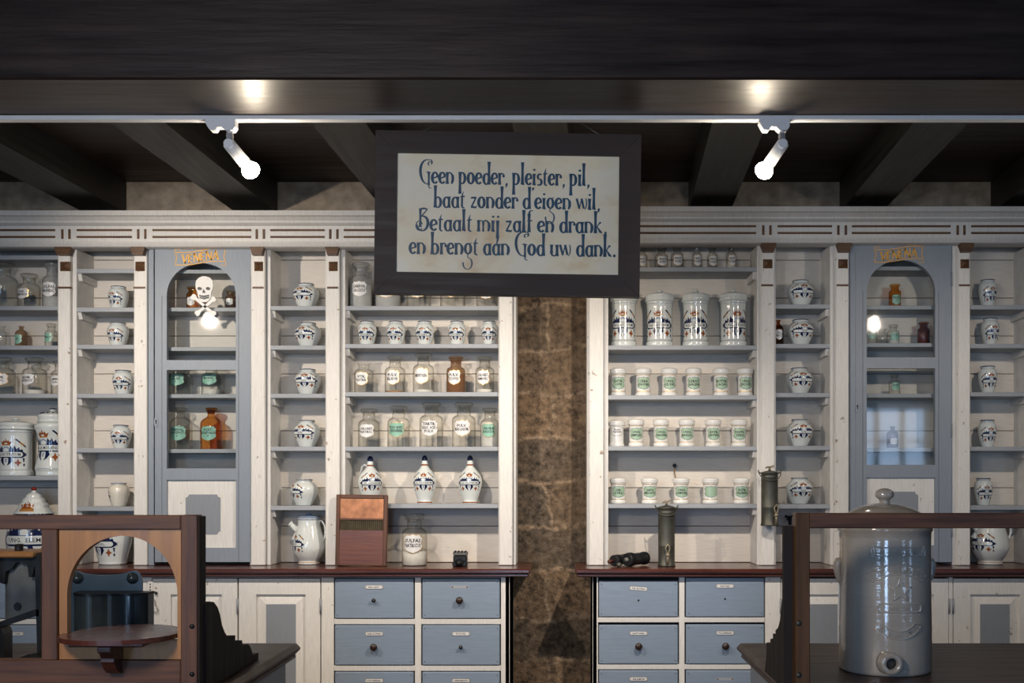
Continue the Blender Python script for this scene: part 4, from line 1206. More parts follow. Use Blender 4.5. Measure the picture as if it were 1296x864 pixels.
def stopper_jug(xc, w, top, row, label, turn, handle=None):
    zb = ZS(row); h = Z(top, YI) - zb; R = w / 2 * K; c = (X(xc, YI), YI, zb)
    r = thing('stoppered_jug', c, label, 'jug', 'painted jugs with blue stoppers')
    prof = smoothprof(sc([(.60, 0), (.63, .01), (.63, .045), (.58, .06), (.78, .20), (.96, .36), (1, .43), (.95, .54), (.74, .64), (.46, .72), (.30, .77), (.27, .79), (.29, .815), (.29, .825)], R, h), 3)
    m = MB(); m.lathe(prof, *c, M_CERAM, 30); band(m, prof, c, .015 * h, .04 * h, M_ORANGE); band(m, prof, c, .785 * h, .815 * h, M_ORANGE)
    delft(m, prof, R, c, R * .98, h * .225, h * .43, 'OL. OLIVARUM', turn)
    m.build('body', r)
    m = MB(); m.lathe([(.24 * R, .82 * h), (.26 * R, .83 * h), (.25 * R, .87 * h), (.20 * R, .885 * h), (.20 * R, .895 * h), (.24 * R, .90 * h), (.23 * R, .94 * h), (.16 * R, .98 * h), (.06 * R, .998 * h), (.001, h)], *c, M_CERAM, 18)
    s = m.build('stopper', r)
    m = MB(); m.lathe([(.235 * R, .892 * h), (.25 * R, .90 * h), (.24 * R, .94 * h), (.17 * R, .981 * h), (.065 * R, h), (.001, 1.003 * h)], *c, M_NAVY, 18)
    plabel(m.build('stopper_tip', s), 'dark blue tip')
    m = MB(); a = handle if handle is not None else PI
    dxy = (math.sin(a), -math.cos(a)); pts = []
    for (rr, zz) in ((.28, .79), (.55, .815), (.80, .78), (.92, .68), (.94, .58), (.90, .50)): pts.append((c[0] + dxy[0] * R * rr, c[1] + dxy[1] * R * rr, c[2] + h * zz))
    m.tube(pts, R * .085, M_CERAM, 8); m.build('handle', r)
stopper_jug(468.5, 31, 577, 637.5, 'stoppered jug with its handle showing, half behind the washboard', .35, -2.0)
stopper_jug(537.5, 30, 576, 637.5, 'blue-stoppered white jug in the middle of the three jugs', 0)
stopper_jug(595, 30.5, 576, 637.5, 'blue-stoppered white jug closest to the stone gap', 0)
bottle(524.5, 32, 649.5, 711.5, 'clear bottle labelled SULFAS NATRICUS half full of white powder, standing on the worktop', ['SULFAS', 'NATRICUS'], None, M_WHITELBL, M_GOLD, fill=.27, y=5.40, zb=WTG, lh=.36, lz=.43, lw=1.52)
# ---- wide bay of porcelain
for (xc, w, t, lb, gl) in ((812, 15, 313.5, 'small clear bottle on the top shelf, half behind the sign frame', None), (837, 17, 314, 'small wide-lidded bottle on the top shelf, second from the sign', None), (857, 16, 311.5, 'small bottle with broad stopper on the top shelf, third from the sign', None),
                       (882, 12.5, 311, 'small narrow bottle with black lettering, fourth from the sign on the top shelf', M_MILKY), (901.5, 13.5, 313, 'small bottle fifth from the sign on the top shelf', None), (925.5, 12.5, 311, 'small bottle with white contents, last on the top shelf', None)):
    bottle(xc, w, t, 338, lb, ['TINCT.', 'IODI'], gl, M_WHITELBL, M_GOLD, group='small bottles on the top shelf', turn=.08, lw=1.5, lh=.46, lz=.38, fill=.3 if xc > 920 else 0)
for i, (xc, w, t, tx, tn) in enumerate(((789.5, 34, 366, 'UNG. ROSATUM', -.15), (835, 36, 366.5, 'UNG. LAURINUM', -.22), (880.5, 35, 366.5, 'UNG. POPULEUM', -.22), (928, 35.5, 366, 'UNG. AEGYPT.', .18))):
    albarello(xc, w, t, 437, 'tall lidded drug jar lettered %s, %s of four' % (tx, ('cut off above by the sign', 'second', 'third', 'last')[i]), 'row of four tall drug jars', tx, tn)
ordn = ['first', 'second', 'third', 'fourth', 'fifth', 'last']
T1 = [('EXTR.', 'OPII'), ('CERA', 'EUROPAEA'), ('UNG.', 'ACID. BORIC.'), ('CERAT.', 'GALENI'), ('BUTYR.', 'CACAO'), ('UNG.', 'ZINC.OXYD.')]
T2 = [('Flores', 'Sulphuris'), ('UNG.', 'SIMPLEX'), ('UNG.', 'PARAFFINI'), ('UNG.', 'BASILIC.'), ('EXTR.', 'GENTIAN.'), ('PASTA', 'ZINCI')]
T3 = [('SEB.', 'OVILLI'), ('SAPO', 'MEDICATUS'), ('UNG.', 'CAMPHOR.'), ('', ''), ('EXTR.', 'VALERIAN.')]
for i, xc in enumerate((782.5, 814, 847, 877.5, 912.5, 943)):
    porcelain(xc, 20.5, 465.5, 500, 'porcelain jar with green shield, %s from the stone gap, top porcelain row' % ordn[i], T1[i])
for i, xc in enumerate((780.5, 805, 836.5, 869, 902.5, 935)):
    porcelain(xc, 20.5, 530 if i else 531.5, 564.5, ('porcelain jar with green shield, %s from the stone gap, middle porcelain row' % ordn[i]) if i else 'porcelain jar with white label in black outline, beside the stone gap', T2[i], i > 0)
for i, xc in enumerate((782.5, 822, 862, 899, 938)):
    porcelain(xc, 21, 604, 637.5, 'porcelain jar with green shield, %s from the stone gap, lowest porcelain row' % (ordn[i] if i < 4 else 'last'), T3[i])
# ---- narrow bay beside it
G6 = 'large squat painted pots in the narrow bay beside the plain arched door'
for (xc, w, t, row, wd) in ((1013, 33.5, 355, 385, 'uppermost'), (1013, 33.5, 404.5, 435, 'second from the top'), (1011.5, 34, 465.5, 497, 'third from the top'), (1012, 33.5, 530.5, 564, 'fourth from the top'), (1011.5, 34, 604, 638, 'lowest')):
    pot(xc, w, t, row, 'squat pot, %s in the bay between porcelain and plain arched door' % wd, G6, SQUAT, 'EXTR.', .12, dvf=.51)
bottle(985, 13, 403, 435, 'small brown bottle with white label squeezed beside the second squat pot', ['OL.', 'RIC.'], M_DKAMBER, M_WHITELBL, None, NARROW, stopper=False, lh=.4, lz=.4)
# ---- behind the plain arched door
GD = 'bottles behind the plain arched door'
bottle(1132.5, 15, 360, 386.5, 'amber bottle with green label on the upper shelf of the plain arched door', ['TINCT.', '+'], M_AMBER, M_GREENLBL, None, SQSH, group=GD, stopper=False, y=ys, door=True, lw=1.5, lh=.45, lz=.33)
bottle(1102, 15, 405, 434, 'small green-labelled bottle at the lock side, under the lamp reflection', ['TINCT.', '+'], None, M_GREENLBL, None, group=GD, y=ys, door=True, lw=1.5, lh=.4, lz=.4)
bottle(1116.5, 12, 416, 434, 'low empty clear glass between two green-labelled bottles', None, None, None, None, SQSH, group=GD, stopper=False, y=ys, door=True)
bottle(1130.5, 15, 411, 434, 'small clear bottle with green label beside the low empty glass', ['OPII', '+'], None, M_GREENLBL, None, group=GD, y=ys, door=True, lw=1.5, lh=.42, lz=.4, fill=.3)
bottle(1169, 15, 408, 434, 'dark brown bottle with tan powder at the hinge side of the plain arched door', None, M_DKAMBER, None, None, SQSH, group=GD, stopper=False, y=ys, door=True, fill=.6, fmat=M_TANPOW)
bottle(1132, 14, 474, 498, 'small clear bottle with green label, alone on the middle shelf of the plain arched door', ['EXTR.', '+'], None, M_GREENLBL, None, group=GD, y=ys, door=True, lw=1.5, lh=.42, lz=.4)
bottle(1129.5, 14, 538, 566.5, 'small pinkish-brown bottle on the lowest glazed shelf of the plain arched door', None, M_AMBJAR, M_WHITELBL, None, NARROW, group=GD, stopper=False, y=ys, door=True, lh=.3, lz=.3)
# ---- end bay
G8 = 'ovoid painted pots in the end bay beyond the plain arched door'
for (xc, w, t, row, wd, tn) in ((1250, 22, 354, 386, 'uppermost', .25), (1253, 22, 402.5, 435, 'second from the top', .2), (1250, 23, 463, 496, 'third from the top', .05), (1249.5, 22.5, 531, 565, 'fourth from the top', .05), (1244.5, 22.5, 604.5, 639.5, 'lowest', .05)):
    pot(xc, w, t, row, 'slim painted pot, %s in the end bay beyond plain arched door' % wd, G8, TALLO, 'UNG.', tn, dvf=.42)
syrup_jug(1253, 46, 652, 'white painted jug without lid, seen under the rail beside the urn', -.95, (1.05, .84), .52, False)
# ------------------------------------------------------------------ tins, washboard and oddments on the worktop
def tin_can(xc, w, top, bot, y, label, tap_dx, zb=None):
    k = y / F; zb = Z(bot, y) if zb is None else zb; h = Z(top + 4, y) - zb; R = w / 2 * k
    c = (X(xc, y), y, zb)
    r = thing('tin_dispenser', c, label, 'tin', 'tall tin dispensers with taps')
    m = MB(); m.lathe([(R * 1.06, 0), (R * 1.08, .004), (R * 1.06, .008), (R, .012), (R, h * .34), (R * 1.012, h * .345), (R, h * .35), (R, h * .90), (R * 1.015, h * .905), (R, h * .91), (R, h * .965), (R * 1.08, h * .97), (R * 1.08, h * .98)], *c, M_TIN, 28)
    m.build('body', r)
    m = MB(); m.lathe([(R * 1.09, h * .975), (R * 1.08, h * .985), (R * .9, h * 1.0), (R * .4, h * 1.02), (.006, h * 1.03), (.006, h * 1.05)], *c, M_TIN, 28)
    l = m.build('lid', r)
    m = MB(); zt = c[2] + h * 1.05
    m.cyl((c[0], c[1], zt - .01), (c[0], c[1], zt + .008), .006, .006, M_BRASS, 10)
    m.tube([(c[0] - .02, c[1], zt + .006), (c[0] - .008, c[1], zt + .012), (c[0] + .008, c[1], zt + .012), (c[0] + .02, c[1], zt + .018)], .0045, M_BRASS, 8)
    m.build('knob', l)
    m = MB(); ze = c[2] + h * .975
    for s in (-1, 1): m.tube([(c[0] + s * R, c[1], ze), (c[0] + s * (R + .012), c[1], ze + .004), (c[0] + s * (R + .016), c[1], ze + .016)], .0035, M_TIN, 8)
    pts = []
    for i in range(15):
        a = PI * i / 14
        pts.append((c[0] - math.cos(a) * (R + .014), c[1] - math.sin(a) * R * 1.15, ze + .008 - math.sin(a) * .045))
    m.tube(pts, .0022, M_TIN, 6); m.build('bail_handle', r)
    m = MB(); tx = c[0] + tap_dx; ty = c[1] - math.sqrt(max(R * R - tap_dx * tap_dx, 0)); tz = c[2] + h * .185
    m.cyl((tx, ty + .01, tz), (tx, ty - .030, tz), .008, .007, M_BRASS, 12)
    m.cyl((tx, ty - .024, tz + .018), (tx, ty - .024, tz - .045), .008, .006, M_BRASS, 12)
    m.ball((tx, ty - .024, tz + .004), .012, M_BRASS, 12)
    m.tube([(tx - .004, ty - .024, tz + .016), (tx - .011, ty - .024, tz + .04), (tx, ty - .024, tz + .058), (tx + .011, ty - .024, tz + .04), (tx + .004, ty - .024, tz + .016)], .004, M_BRASS, 8)
    t = m.build('tap', r)
    return r
tin_can(843.5, 21, 637, 713, 5.345, 'tall dull tin can with tap, standing on the worktop below the porcelain', .0, WTG)
tin_can(974, 21, 593, 665, 5.328, 'tall dull tin can with tap, hung on the upright beside the porcelain', .022)

def washboard():
    y = 5.335; k = y / F
    c = (X(457, y), y, WTG + .0015)
    r = thing('washboard', c, 'framed wooden board with copper sheet and ribbed metal strip, leaning on the upright', 'washboard')
    w, h = 65 * k, 90.5 * k
    fw = .020
    M = MB()
    lean = lambda v: .0
    x0, x1, z0, z1 = c[0] - w / 2, c[0] + w / 2, WTG + .0015, WTG + h
    yf, yb = y - .012, y + .012
    for nm, a in (('side_rail', (x0, x0 + fw, z0, z1)), ('side_rail', (x1 - fw, x1, z0, z1)), ('top_rail', (x0 + fw, x1 - fw, z1 - fw, z1)), ('bottom_rail', (x0 + fw, x1 - fw, z0, z0 + fw * .55))):
        m = MB(); m.box(a[0], a[1], yf, yb, a[2], a[3], M_FRAMEV if nm == 'side_rail' else M_FRAME, .003); m.build(nm, r)
    a0, a1 = x0 + fw, x1 - fw
    zc1, zc0 = z1 - .030, z1 - .118
    m = MB(); m.box(a0, a1, yf + .006, yf + .010, zc0, z1 - fw, M_COPPER); plabel(m.build('copper_sheet', r), 'shiny copper sheet')
    m = MB(); m.box(a0, a1, yf + .001, yb - .004, zc0 - .010, zc0, M_FRAME, .001); m.build('cross_rail', r)
    m = MB(); n = 22; z2 = zc0 - .060
    vs, fs = [], []
    for i in range(n * 2 + 1):
        xx = a0 + (a1 - a0) * i / (n * 2); yy = yf + (.0015 if i % 2 else .014)
        vs += [(xx, yy, z2), (xx, yy, zc0 - .010)]
    for i in range(n * 2): fs.append((2 * i, 2 * i + 2, 2 * i + 3, 2 * i + 1))
    m.add(vs, fs, M_BRASS); plabel(m.build('ribbed_strip', r), 'ribbed metal strip')
    m = MB(); m.box(a0, a1, yf + .004, yb - .002, z0 + fw * .5, z2, M_BOARD); plabel(m.build('lower_panel', r), 'plain red-brown panel')
    r.rotation_euler = (math.radians(-2.0), math.radians(.7), math.radians(0))
washboard()
def clamp_box():
    y = 5.30; k = y / F; c = (X(581.5, y), y, WTG)
    r = thing('iron_press', c, 'small black iron press with round nose on the worktop below the jugs', 'press')
    m = MB(); m.box(c[0] - .036, c[0] + .036, y, y + .07, WTG, WT + .026, M_IRON, .004); m.build('base', r)
    m = MB(); m.box(c[0] - .032, c[0] + .036, y + .004, y + .06, WT + .024, WT + .056, M_IRON, .005); m.build('block', r)
    m = MB(); m.box(c[0] - .034, c[0] + .038, y + .012, y + .055, WT + .056, WT + .074, M_IRONG, .003)
    for i in range(4): m.box(c[0] - .028 + i * .017, c[0] - .020 + i * .017, y + .009, y + .058, WT + .070, WT + .078, M_IRON, .001)
    m.build('jaw', r)
    m = MB(); m.revolve((c[0] - .001, y + .004, WT + .021), (c[0] - .001, y - 1, WT + .021), [(.020, 0), (.020, .014), (.013, .020), (.011, .034), (.004, .038), (.001, .038)], M_IRON, 16)
    m.build('nose', r)
clamp_box()
def rollers():
    y = 5.38
    def pump(name, p0, p1, R, label, extra):
        p0, p1 = Vector(p0), Vector(p1); L_ = (p1 - p0).length
        r = thing(name, tuple(p0), label, 'syringe', 'old black syringe pumps')
        m = MB(); m.revolve(p0, p1, [(R * .9, 0), (R, .004), (R, .014), (R * .93, .018), (R * .93, .03), (R, .034), (R, .044), (R * .90, .05), (R * .90, L_ - .03), (R * 1.0, L_ - .026), (R, L_ - .006), (R * .8, L_)], M_IRON, 24); m.build('barrel', r)
        d = (p1 - p0).normalized()
        m = MB(); q = p0 - d * extra
        m.revolve(q, p0, [(.001, 0), (R * .34, .004), (R * .36, .022), (R * .26, .030), (R * .26, extra)], M_TOP if extra > .04 else M_IRONG, 16); m.build('plunger', r)
    pump('syringe_pump', (X(792, y), y - .09, WT + .036), (X(818, y), y + .035, WT + .036), .033, 'thick black syringe pump lying end-on beside the tin can', .014)
    pump('syringe_pump', (X(776, y), y - .075, WT + .030), (X(800, y), y + .085, WT + .034), .028, 'thinner black syringe pump with brown handle lying against the other', .055)
    m = MB(); c = (X(781.5, y), y - .125, WT + .013)
    m.revolve((c[0], c[1], c[2]), (c[0] + .2, c[1] + 1, c[2]), [(.001, -.003), (.011, 0), (.0125, .006), (.0125, .02), (.001, .021)], M_TIN, 16)
    o = m.build('metal_cap', None, c); tag(o, 'small round grey metal cap on the worktop between the syringe pumps', 'cap')
rollers()
def nail():
    c = (X(853, YB), YB, Z(590, YB)); r = thing('nail', c, 'rusty nail with a scrap of brown twine in the back boards above the porcelain', 'nail')
    m = MB(); m.cyl((c[0], c[1] - .0006, c[2]), (c[0], c[1] - .03, c[2] + .004), .004, .004, M_IRON, 8); m.cyl((c[0], c[1] - .03, c[2] + .004), (c[0], c[1] - .034, c[2] + .004), .011, .009, M_IRON, 10); m.build('shank', r)
    m = MB(); m.tube([(c[0], c[1] - .026, c[2] + .002), (c[0] - .001, c[1] - .026, c[2] - .03), (c[0] + .006, c[1] - .022, c[2] - .055), (c[0] + .010, c[1] - .02, c[2] - .075)], .0032, M_STRING, 6); plabel(m.build('twine', r), 'brown twine')
nail()
def valve():
    c = (X(997.5, YB), YB, Z(656.5, YB)); r = thing('wall_tap', c, 'small black tap handle on the back boards beside the hung tin can', 'tap')
    m = MB(); m.cyl((c[0], c[1] - .0006, c[2]), (c[0], c[1] - .05, c[2]), .010, .008, M_IRON, 10); m.cyl((c[0], c[1] - .045, c[2] + .012), (c[0], c[1] - .045, c[2] - .03), .011, .009, M_IRON, 10); m.build('spout', r)
    m = MB(); m.tube([(c[0] - .026, c[1] - .045, c[2] + .016), (c[0] - .008, c[1] - .045, c[2] + .012), (c[0] + .008, c[1] - .045, c[2] + .014), (c[0] + .024, c[1] - .045, c[2] + .024)], [.008, .005, .005, .008], M_IRON, 8); m.build('handle', r)
valve()

# ------------------------------------------------------------------ hanging sign with lettering
def glyph_strokes():
    TH, TN = .265, .14
    def S(x, y0, y1, w=TH):       # wedge-ended upright
        n = 9; pts = []
        for i in range(n):
            t = i / (n - 1); f = w * (.80 + .36 * (2 * t - 1) ** 2); pts.append((x, y0 + (y1 - y0) * t, f))
        return pts
    def A(cx, cy, rx, ry, a0, a1, tn=TN, th=TH):
        n = max(8, int(abs(a1 - a0) / 9)); pts = []
        for i in range(n + 1):
            a = math.radians(a0 + (a1 - a0) * i / n)
            pts.append((cx + rx * math.cos(a), cy + ry * math.sin(a), tn + (th - tn) * abs(math.cos(a)) ** 1.4))
        return pts
    def Ln(*p): return list(p)
    def dot(x, y, r=.13): return [(x, y - r, .02), (x, y - r * .6, r * 1.6), (x, y, r * 2), (x, y + r * .6, r * 1.6), (x, y + r, .02)]
    G = {}
    G['o'] = (.86, [A(.38, .5, .29, .44, 0, 360)])
    G['e'] = (.78, [A(.38, .5, .29, .44, 58, 318), A(.36, .66, .27, .28, 75, -28, .12, .2), Ln((.14, .44, .11), (.62, .60, .13))])
    G['n'] = (.92, [S(.13, 0, .98), A(.36, .62, .30, .32, 165, 25, .11, .18), A(.46, .46, .26, .48, 40, -62, .10, .25)])
    G['m'] = (1.36, [S(.13, 0, .98), A(.34, .62, .26, .32, 165, 10, .07, .16), S(.58, 0, .74, .18), A(.82, .62, .28, .32, 165, 25, .11, .18), A(.92, .46, .24, .48, 40, -62, .10, .25)])
    G['p'] = (.90, [S(.13, -.80, 1.02), A(.36, .5, .30, .45, 150, -150, .12, .25)])
    G['d'] = (.90, [S(.68, 0, 2.15), A(.40, .46, .28, .44, 40, 320, .12, .25)])
    G['b'] = (.90, [S(.14, 0, 2.15), A(.40, .46, .30, .44, 140, -150, .12, .25)])
    G['l'] = (.46, [S(.16, .05, 2.15), Ln((.16, .06, .12), (.30, .04, .08), (.38, .10, .05))])
    G['i'] = (.44, [S(.16, .02, .96), dot(.18, 1.36, .12), Ln((.16, .03, .12), (.28, .02, .08), (.36, .08, .05))])
    G['j'] = (.46, [S(.18, -.55, .96), dot(.22, 1.36, .12), A(.02, -.55, .18, .48, 0, -80, .06, .18)])
    G['r'] = (.68, [S(.14, 0, .98), A(.38, .66, .22, .27, 160, 20, .12, .16), dot(.56, .72, .12)])
    G['s'] = (.66, [A(.32, .72, .20, .22, 40, 250, .12, .2), A(.30, .27, .22, .25, 95, -140, .12, .22)])
    G['t'] = (.58, [[(.20, .12, .18), (.20, .9, .18), (.24, 1.2, .12), (.34, 1.55, .03)], Ln((.02, .96, .08), (.18, .97, .13), (.48, .99, .11)), A(.36, .2, .16, .18, 190, 300, .12, .16)])
    G['z'] = (.78, [Ln((.10, .80, .08), (.14, .90, .16), (.36, .88, .18), (.62, .94, .10)), Ln((.60, .92, .13), (.12, .06, .14)), Ln((.10, .06, .10), (.34, .10, .19), (.58, .05, .16), (.68, .20, .07))])
    G['a'] = (.88, [A(.38, .46, .27, .44, 50, 310, .12, .24), S(.64, .02, .96), Ln((.64, .03, .12), (.76, .02, .07), (.82, .08, .04))])
    G['u'] = (.92, [S(.14, .25, .96), A(.40, .30, .27, .28, 180, 330, .11, .18), S(.68, .02, .96), Ln((.68, .03, .12), (.80, .02, .07), (.86, .08, .04))])
    G['w'] = (1.22, [Ln((.06, .96, .20), (.34, .11, .18)), Ln((.34, .06, .10), (.56, .92, .08)), Ln((.56, .96, .20), (.80, .11, .18)), A(.80, .56, .28, .54, -80, 50, .06, .10)])
    G['g'] = (.86, [A(.38, .52, .28, .42, 0, 360, .12, .24), Ln((.56, .86, .06), (.64, 1.0, .08), (.74, 1.0, .05)), Ln((.44, .08, .09), (.30, -.12, .09), (.40, -.22, .08), (.56, -.30, .10)), A(.34, -.72, .44, .50, 55, -190, .06, .13)])
    G['f'] = (.60, [S(.22, 0, 1.72), A(.44, 1.70, .22, .40, 180, 55, .06, .18), Ln((.04, .96, .08), (.2, .97, .13), (.52, .99, .11))])
    G['k'] = (.92, [S(.14, 0, 2.15), Ln((.22, .46, .06), (.58, .94, .12)), dot(.60, .90, .09), Ln((.30, .55, .08), (.62, .12, .22), (.80, .02, .06))])
    G['G'] = (1.28, [A(.82, 1.12, .72, 1.14, 78, 285, .08, .24), A(1.12, 2.0, .20, .26, 130, -60, .06, .12), A(1.16, 1.84, .24, .20, 240, 20, .06, .12), Ln((.72, .92, .05), (.90, .98, .11), (1.22, .90, .06)), S(1.00, -.14, .92, .20), A(1.18, -.16, .18, .22, 180, 300, .06, .12)])
    G['B'] = (1.30, [S(.36, .30, 2.1, .22), Ln((.22, 2.08, .10), (.70, 2.16, .16), (1.06, 2.08, .08)), Ln((1.02, 2.06, .10), (.42, 1.22, .11)), A(.54, .66, .56, .66, 105, -165, .12, .25), A(.26, .42, .30, .40, 20, 330, .06, .11)])
    G[','] = (.40, [[(.14, .10, .20), (.20, .06, .24), (.20, -.08, .14), (.10, -.26, .03)]])
    G['.'] = (.40, [dot(.16, .09, .13)])
    G["'"] = (.32, [[(.12, 2.06, .18), (.16, 1.98, .22), (.14, 1.84, .12), (.06, 1.68, .03)]])
    G[' '] = (.44, [])
    return G
GLY = glyph_strokes()
def sign():
    y = 3.74; k = y / F
    c = (X(643, y), y, Z(272, y))
    r = thing('hanging_sign', c, 'dark framed sign with a blue Dutch apothecary rhyme, hung from the beam on wires', 'sign')
    w, h = 334.5 * k, 205 * k
    fx, fz = 27.5 * k, 27.5 * k
    def piece(nm, poly):
        m = MB(); m.prism([(c[0] + u, c[2] + v) for u, v in poly], y - .018, y + .018, M_SIGNFR)
        for s in (0,):
            pass
        m.build(nm, r)
    a, b = w / 2, h / 2; g = .0006
    piece('frame_rail', [(-a + g, b), (a - g, b), (a - fx, b - fz), (-a + fx, b - fz)])
    piece('frame_rail', [(-a + g, -b), (a - g, -b), (a - fx, -b + fz), (-a + fx, -b + fz)])
    piece('frame_stile', [(-a, b - g), (-a + fx - g, b - fz), (-a + fx - g, -b + fz), (-a, -b + g)])
    piece('frame_stile', [(a, b - g), (a - fx + g, b - fz), (a - fx + g, -b + fz), (a, -b + g)])
    m = MB()
    m.box(c[0] - a + fx - .004, c[0] + a - fx + .004, y - .008, y + .008, c[2] - b + fz - .004, c[2] + b - fz + .004, M_SIGN)
    yy = y - .0086
    lines = [('Geen poeder, pleister, pil,', 531, 746.5, 234.8, 13.6), ("baat zonder d'eigen wil,", 549.5, 760, 264.8, 13.2), ('Betaalt mij zalf en drank,', 528, 769, 294.2, 13.2), ('en brengt aan God uw dank.', 519, 781, 323.8, 13.4)]
    for txt, p0, p1, base, xh in lines:
        tot = sum(GLY[ch][0] for ch in txt)
        su = (p1 - p0) / tot; u0 = p0
        for ch in txt:
            adv, strokes = GLY[ch]
            big = 1.0
            for st in strokes:
                pts = [((u0 + q[0] * su), base - (q[1] if q[1] < 1 else 1 + (q[1] - 1) * .78) * xh * 1.12, q[2] * (su * .5 + xh * .5) * 1.12) for q in st]
                vs, fs = [], []
                for i, (pu, pv, pw) in enumerate(pts):
                    q0, q1 = pts[max(i - 1, 0)], pts[min(i + 1, len(pts) - 1)]
                    dx_, dv_ = q1[0] - q0[0], q1[1] - q0[1]; l = math.hypot(dx_, dv_) or 1
                    nx, nv = -dv_ / l * pw / 2, dx_ / l * pw / 2
                    for s in (1, -1):
                        vs.append((c[0] + (pu + s * nx - 643) * k, yy, c[2] - (pv + s * nv - 272) * k))
                for i in range(len(pts) - 1): fs.append((2 * i, 2 * i + 1, 2 * i + 3, 2 * i + 2))
                yy -= .000004
                m.add(vs, fs, M_SIGNINK)
            u0 += adv * su
    plabel(m.build('painted_board', r), 'mottled cream board with dark blue lettering')
    for (bx, tx) in ((536, 546), (756, 736)):
        m = MB(); xb = X(bx, y); zb = c[2] + b - .002
        m.cyl((xb, y + .006, zb - .008), (xb, y + .006, zb + .012), .0035, .0035, M_WIRE, 8)
        e = MB()
        hook = m.build('eye_hook', r)
        e.tube([(xb, y + .006, zb + .010), (c[0] + (-.004 if bx < 640 else .004), y, JZ - .004)], .0016, M_WIRE, 6)
        e.build('wire', r)
    r.rotation_euler = (0, .0104, .02)
sign()

# ------------------------------------------------------------------ track lamps
TY = BEAM_BACK + .015
m = MB(); m.box(XL + .002, XR - .002, TY - .013, TY + .019, BZ - .016, BZ - .0005, M_PLASTICW, .002)
t = m.build('lamp_track', None, (0, TY, BZ)); tag(t, 'long white lamp track along the rear edge of the great beam', 'track')
def track_lamp(x, aim, label, power, spot=102, flip=1, clip=True):
    zt = BZ - .0165; k = TY / F
    r = thing('track_spotlight', (x, TY, zt), label, 'lamp', 'track spotlights on the beam')
    s = flip
    m = MB()
    # adapter: body with a rounded foot on one end
    m.prism([(x + s * 18 * k, zt), (x + s * 18 * k, zt - 9 * k), (x + s * 15 * k, zt - 13 * k), (x + s * 6 * k, zt - 14 * k), (x + s * 1 * k, zt - 9 * k), (x - s * 5 * k, zt - 9 * k), (x - s * 8 * k, zt - 13.5 * k), (x - s * 14 * k, zt - 13 * k), (x - s * 17 * k, zt - 9 * k), (x - s * 20 * k, zt - 3 * k), (x - s * 19 * k, zt)], TY - .018, TY + .018, M_PLASTICW)
    m.build('adapter', r)
    sx = x + s * 9.5 * k
    z1, z2 = zt - 13 * k, zt - 29 * k
    m = MB(); m.cyl((sx, TY, z1), (sx, TY, z2), .0095, .0095, M_PLASTICW, 14); m.box(sx - .010, sx + .010, TY - .0105, TY + .0105, z2 + .006, z1 - .006, M_CHROME, .003); m.build('stem', r)
    hp = Vector((sx, TY, z2 - .004))
    m = MB(); m.cyl((sx, TY - .021, hp.z), (sx, TY + .021, hp.z), .0157, .0157, M_PLASTICW, 16); m.build('joint', r)
    d = (Vector(aim) - hp).normalized()
    m = MB(); e0 = hp - d * .012; 
    m.revolve(e0, e0 + d, [(.009, 0), (.0197, .002), (.0208, .007), (.0208, .088), (.0186, .090)], M_PLASTICW, 20)
    hd = m.build('head', r)
    m = MB(); e1 = hp + d * .077
    m.revolve(e1, e1 + d, smoothprof([(.0135, 0), (.020, .007), (.029, .020), (.0315, .0315), (.028, .043), (.016, .053), (.001, .055)], 3), M_BULB, 20)
    plabel(m.build('bulb', r), 'glowing warm bulb')
    l = bpy.data.lights.new('lamp_glow', 'SPOT'); l.energy = power; l.color = LAMP_COLOR
    l.spot_size = math.radians(spot); l.spot_blend = 1.0; l.shadow_soft_size = .025
    lo = bpy.data.objects.new('lamp_glow', l); COL.objects.link(lo)
    p = e1 + d * .095
    lo.location = p - Vector((x, TY, zt)); lo.parent = r
    lo.rotation_euler = d.to_track_quat('-Z', 'Y').to_euler()
    return r
for (pxl, aim, lb, pw, fl) in ((281.5, (-.10, 5.0, 1.15), 'lit white track spotlight tilted towards the sign, above the skull door', LAMP_POWER * .64, 1),
                               (980, (-.20, 5.0, 1.15), 'lit white track spotlight tilted towards the sign, above the porcelain bay', LAMP_POWER, 1)):
    track_lamp(X(pxl, TY), aim, lb, pw, flip=fl)
track_lamp(-2.42, (-1.55, 5.5, 1.55), 'lit white track spotlight out beyond the black machine', LAMP_POWER * .80)
track_lamp(2.07, (1.6, 5.5, 1.0), 'lit white track spotlight out beyond the urn', LAMP_POWER * .28)

# ------------------------------------------------------------------ counters
CZ = .85
def counter(x0, x1, label, side):
    """side: the x of the end that shows; the counter runs from y=1.2 to y=3.2"""
    r = thing('shop_counter', ((x0 + x1) / 2, 2.3, 0), label, 'counter')
    m = MB(); m.box(x0, x1, 1.3, 3.225, CZ - .030, CZ, M_DKTOP, .012); 
    m.box(x0 + .012, x1 - .012, 1.32, 3.21, CZ - .045, CZ - .03, M_DKTOP, .005); m.build('top', r)
    m = MB(); m.box(x0 + .035, x1 - .035, 1.35, 3.18, .02, CZ - .045, M_SHELF, .003); m.build('body', r)
    xe = x1 - .035 if side > 0 else x0 + .035
    for (ya, yb) in ((2.62, 2.98), (2.0, 2.5)):
        m = MB(); m.box(xe - .004, xe + .004, ya, yb, CZ - .27, CZ - .085, M_WHITE, .003); d = m.build('drawer', r)
        yc = ya + (yb - ya) * .75
        m = MB(); m.tube([(xe + side * .004, yc - .03, CZ - .12), (xe + side * .022, yc - .024, CZ - .125), (xe + side * .026, yc, CZ - .13), (xe + side * .022, yc + .024, CZ - .125), (xe + side * .004, yc + .03, CZ - .12)], .005, M_IRON, 8); m.build('handle', d)
    return r
counter(-2.6, -.79, 'dark-topped shop counter carrying the wicket screen and black machine', 1)
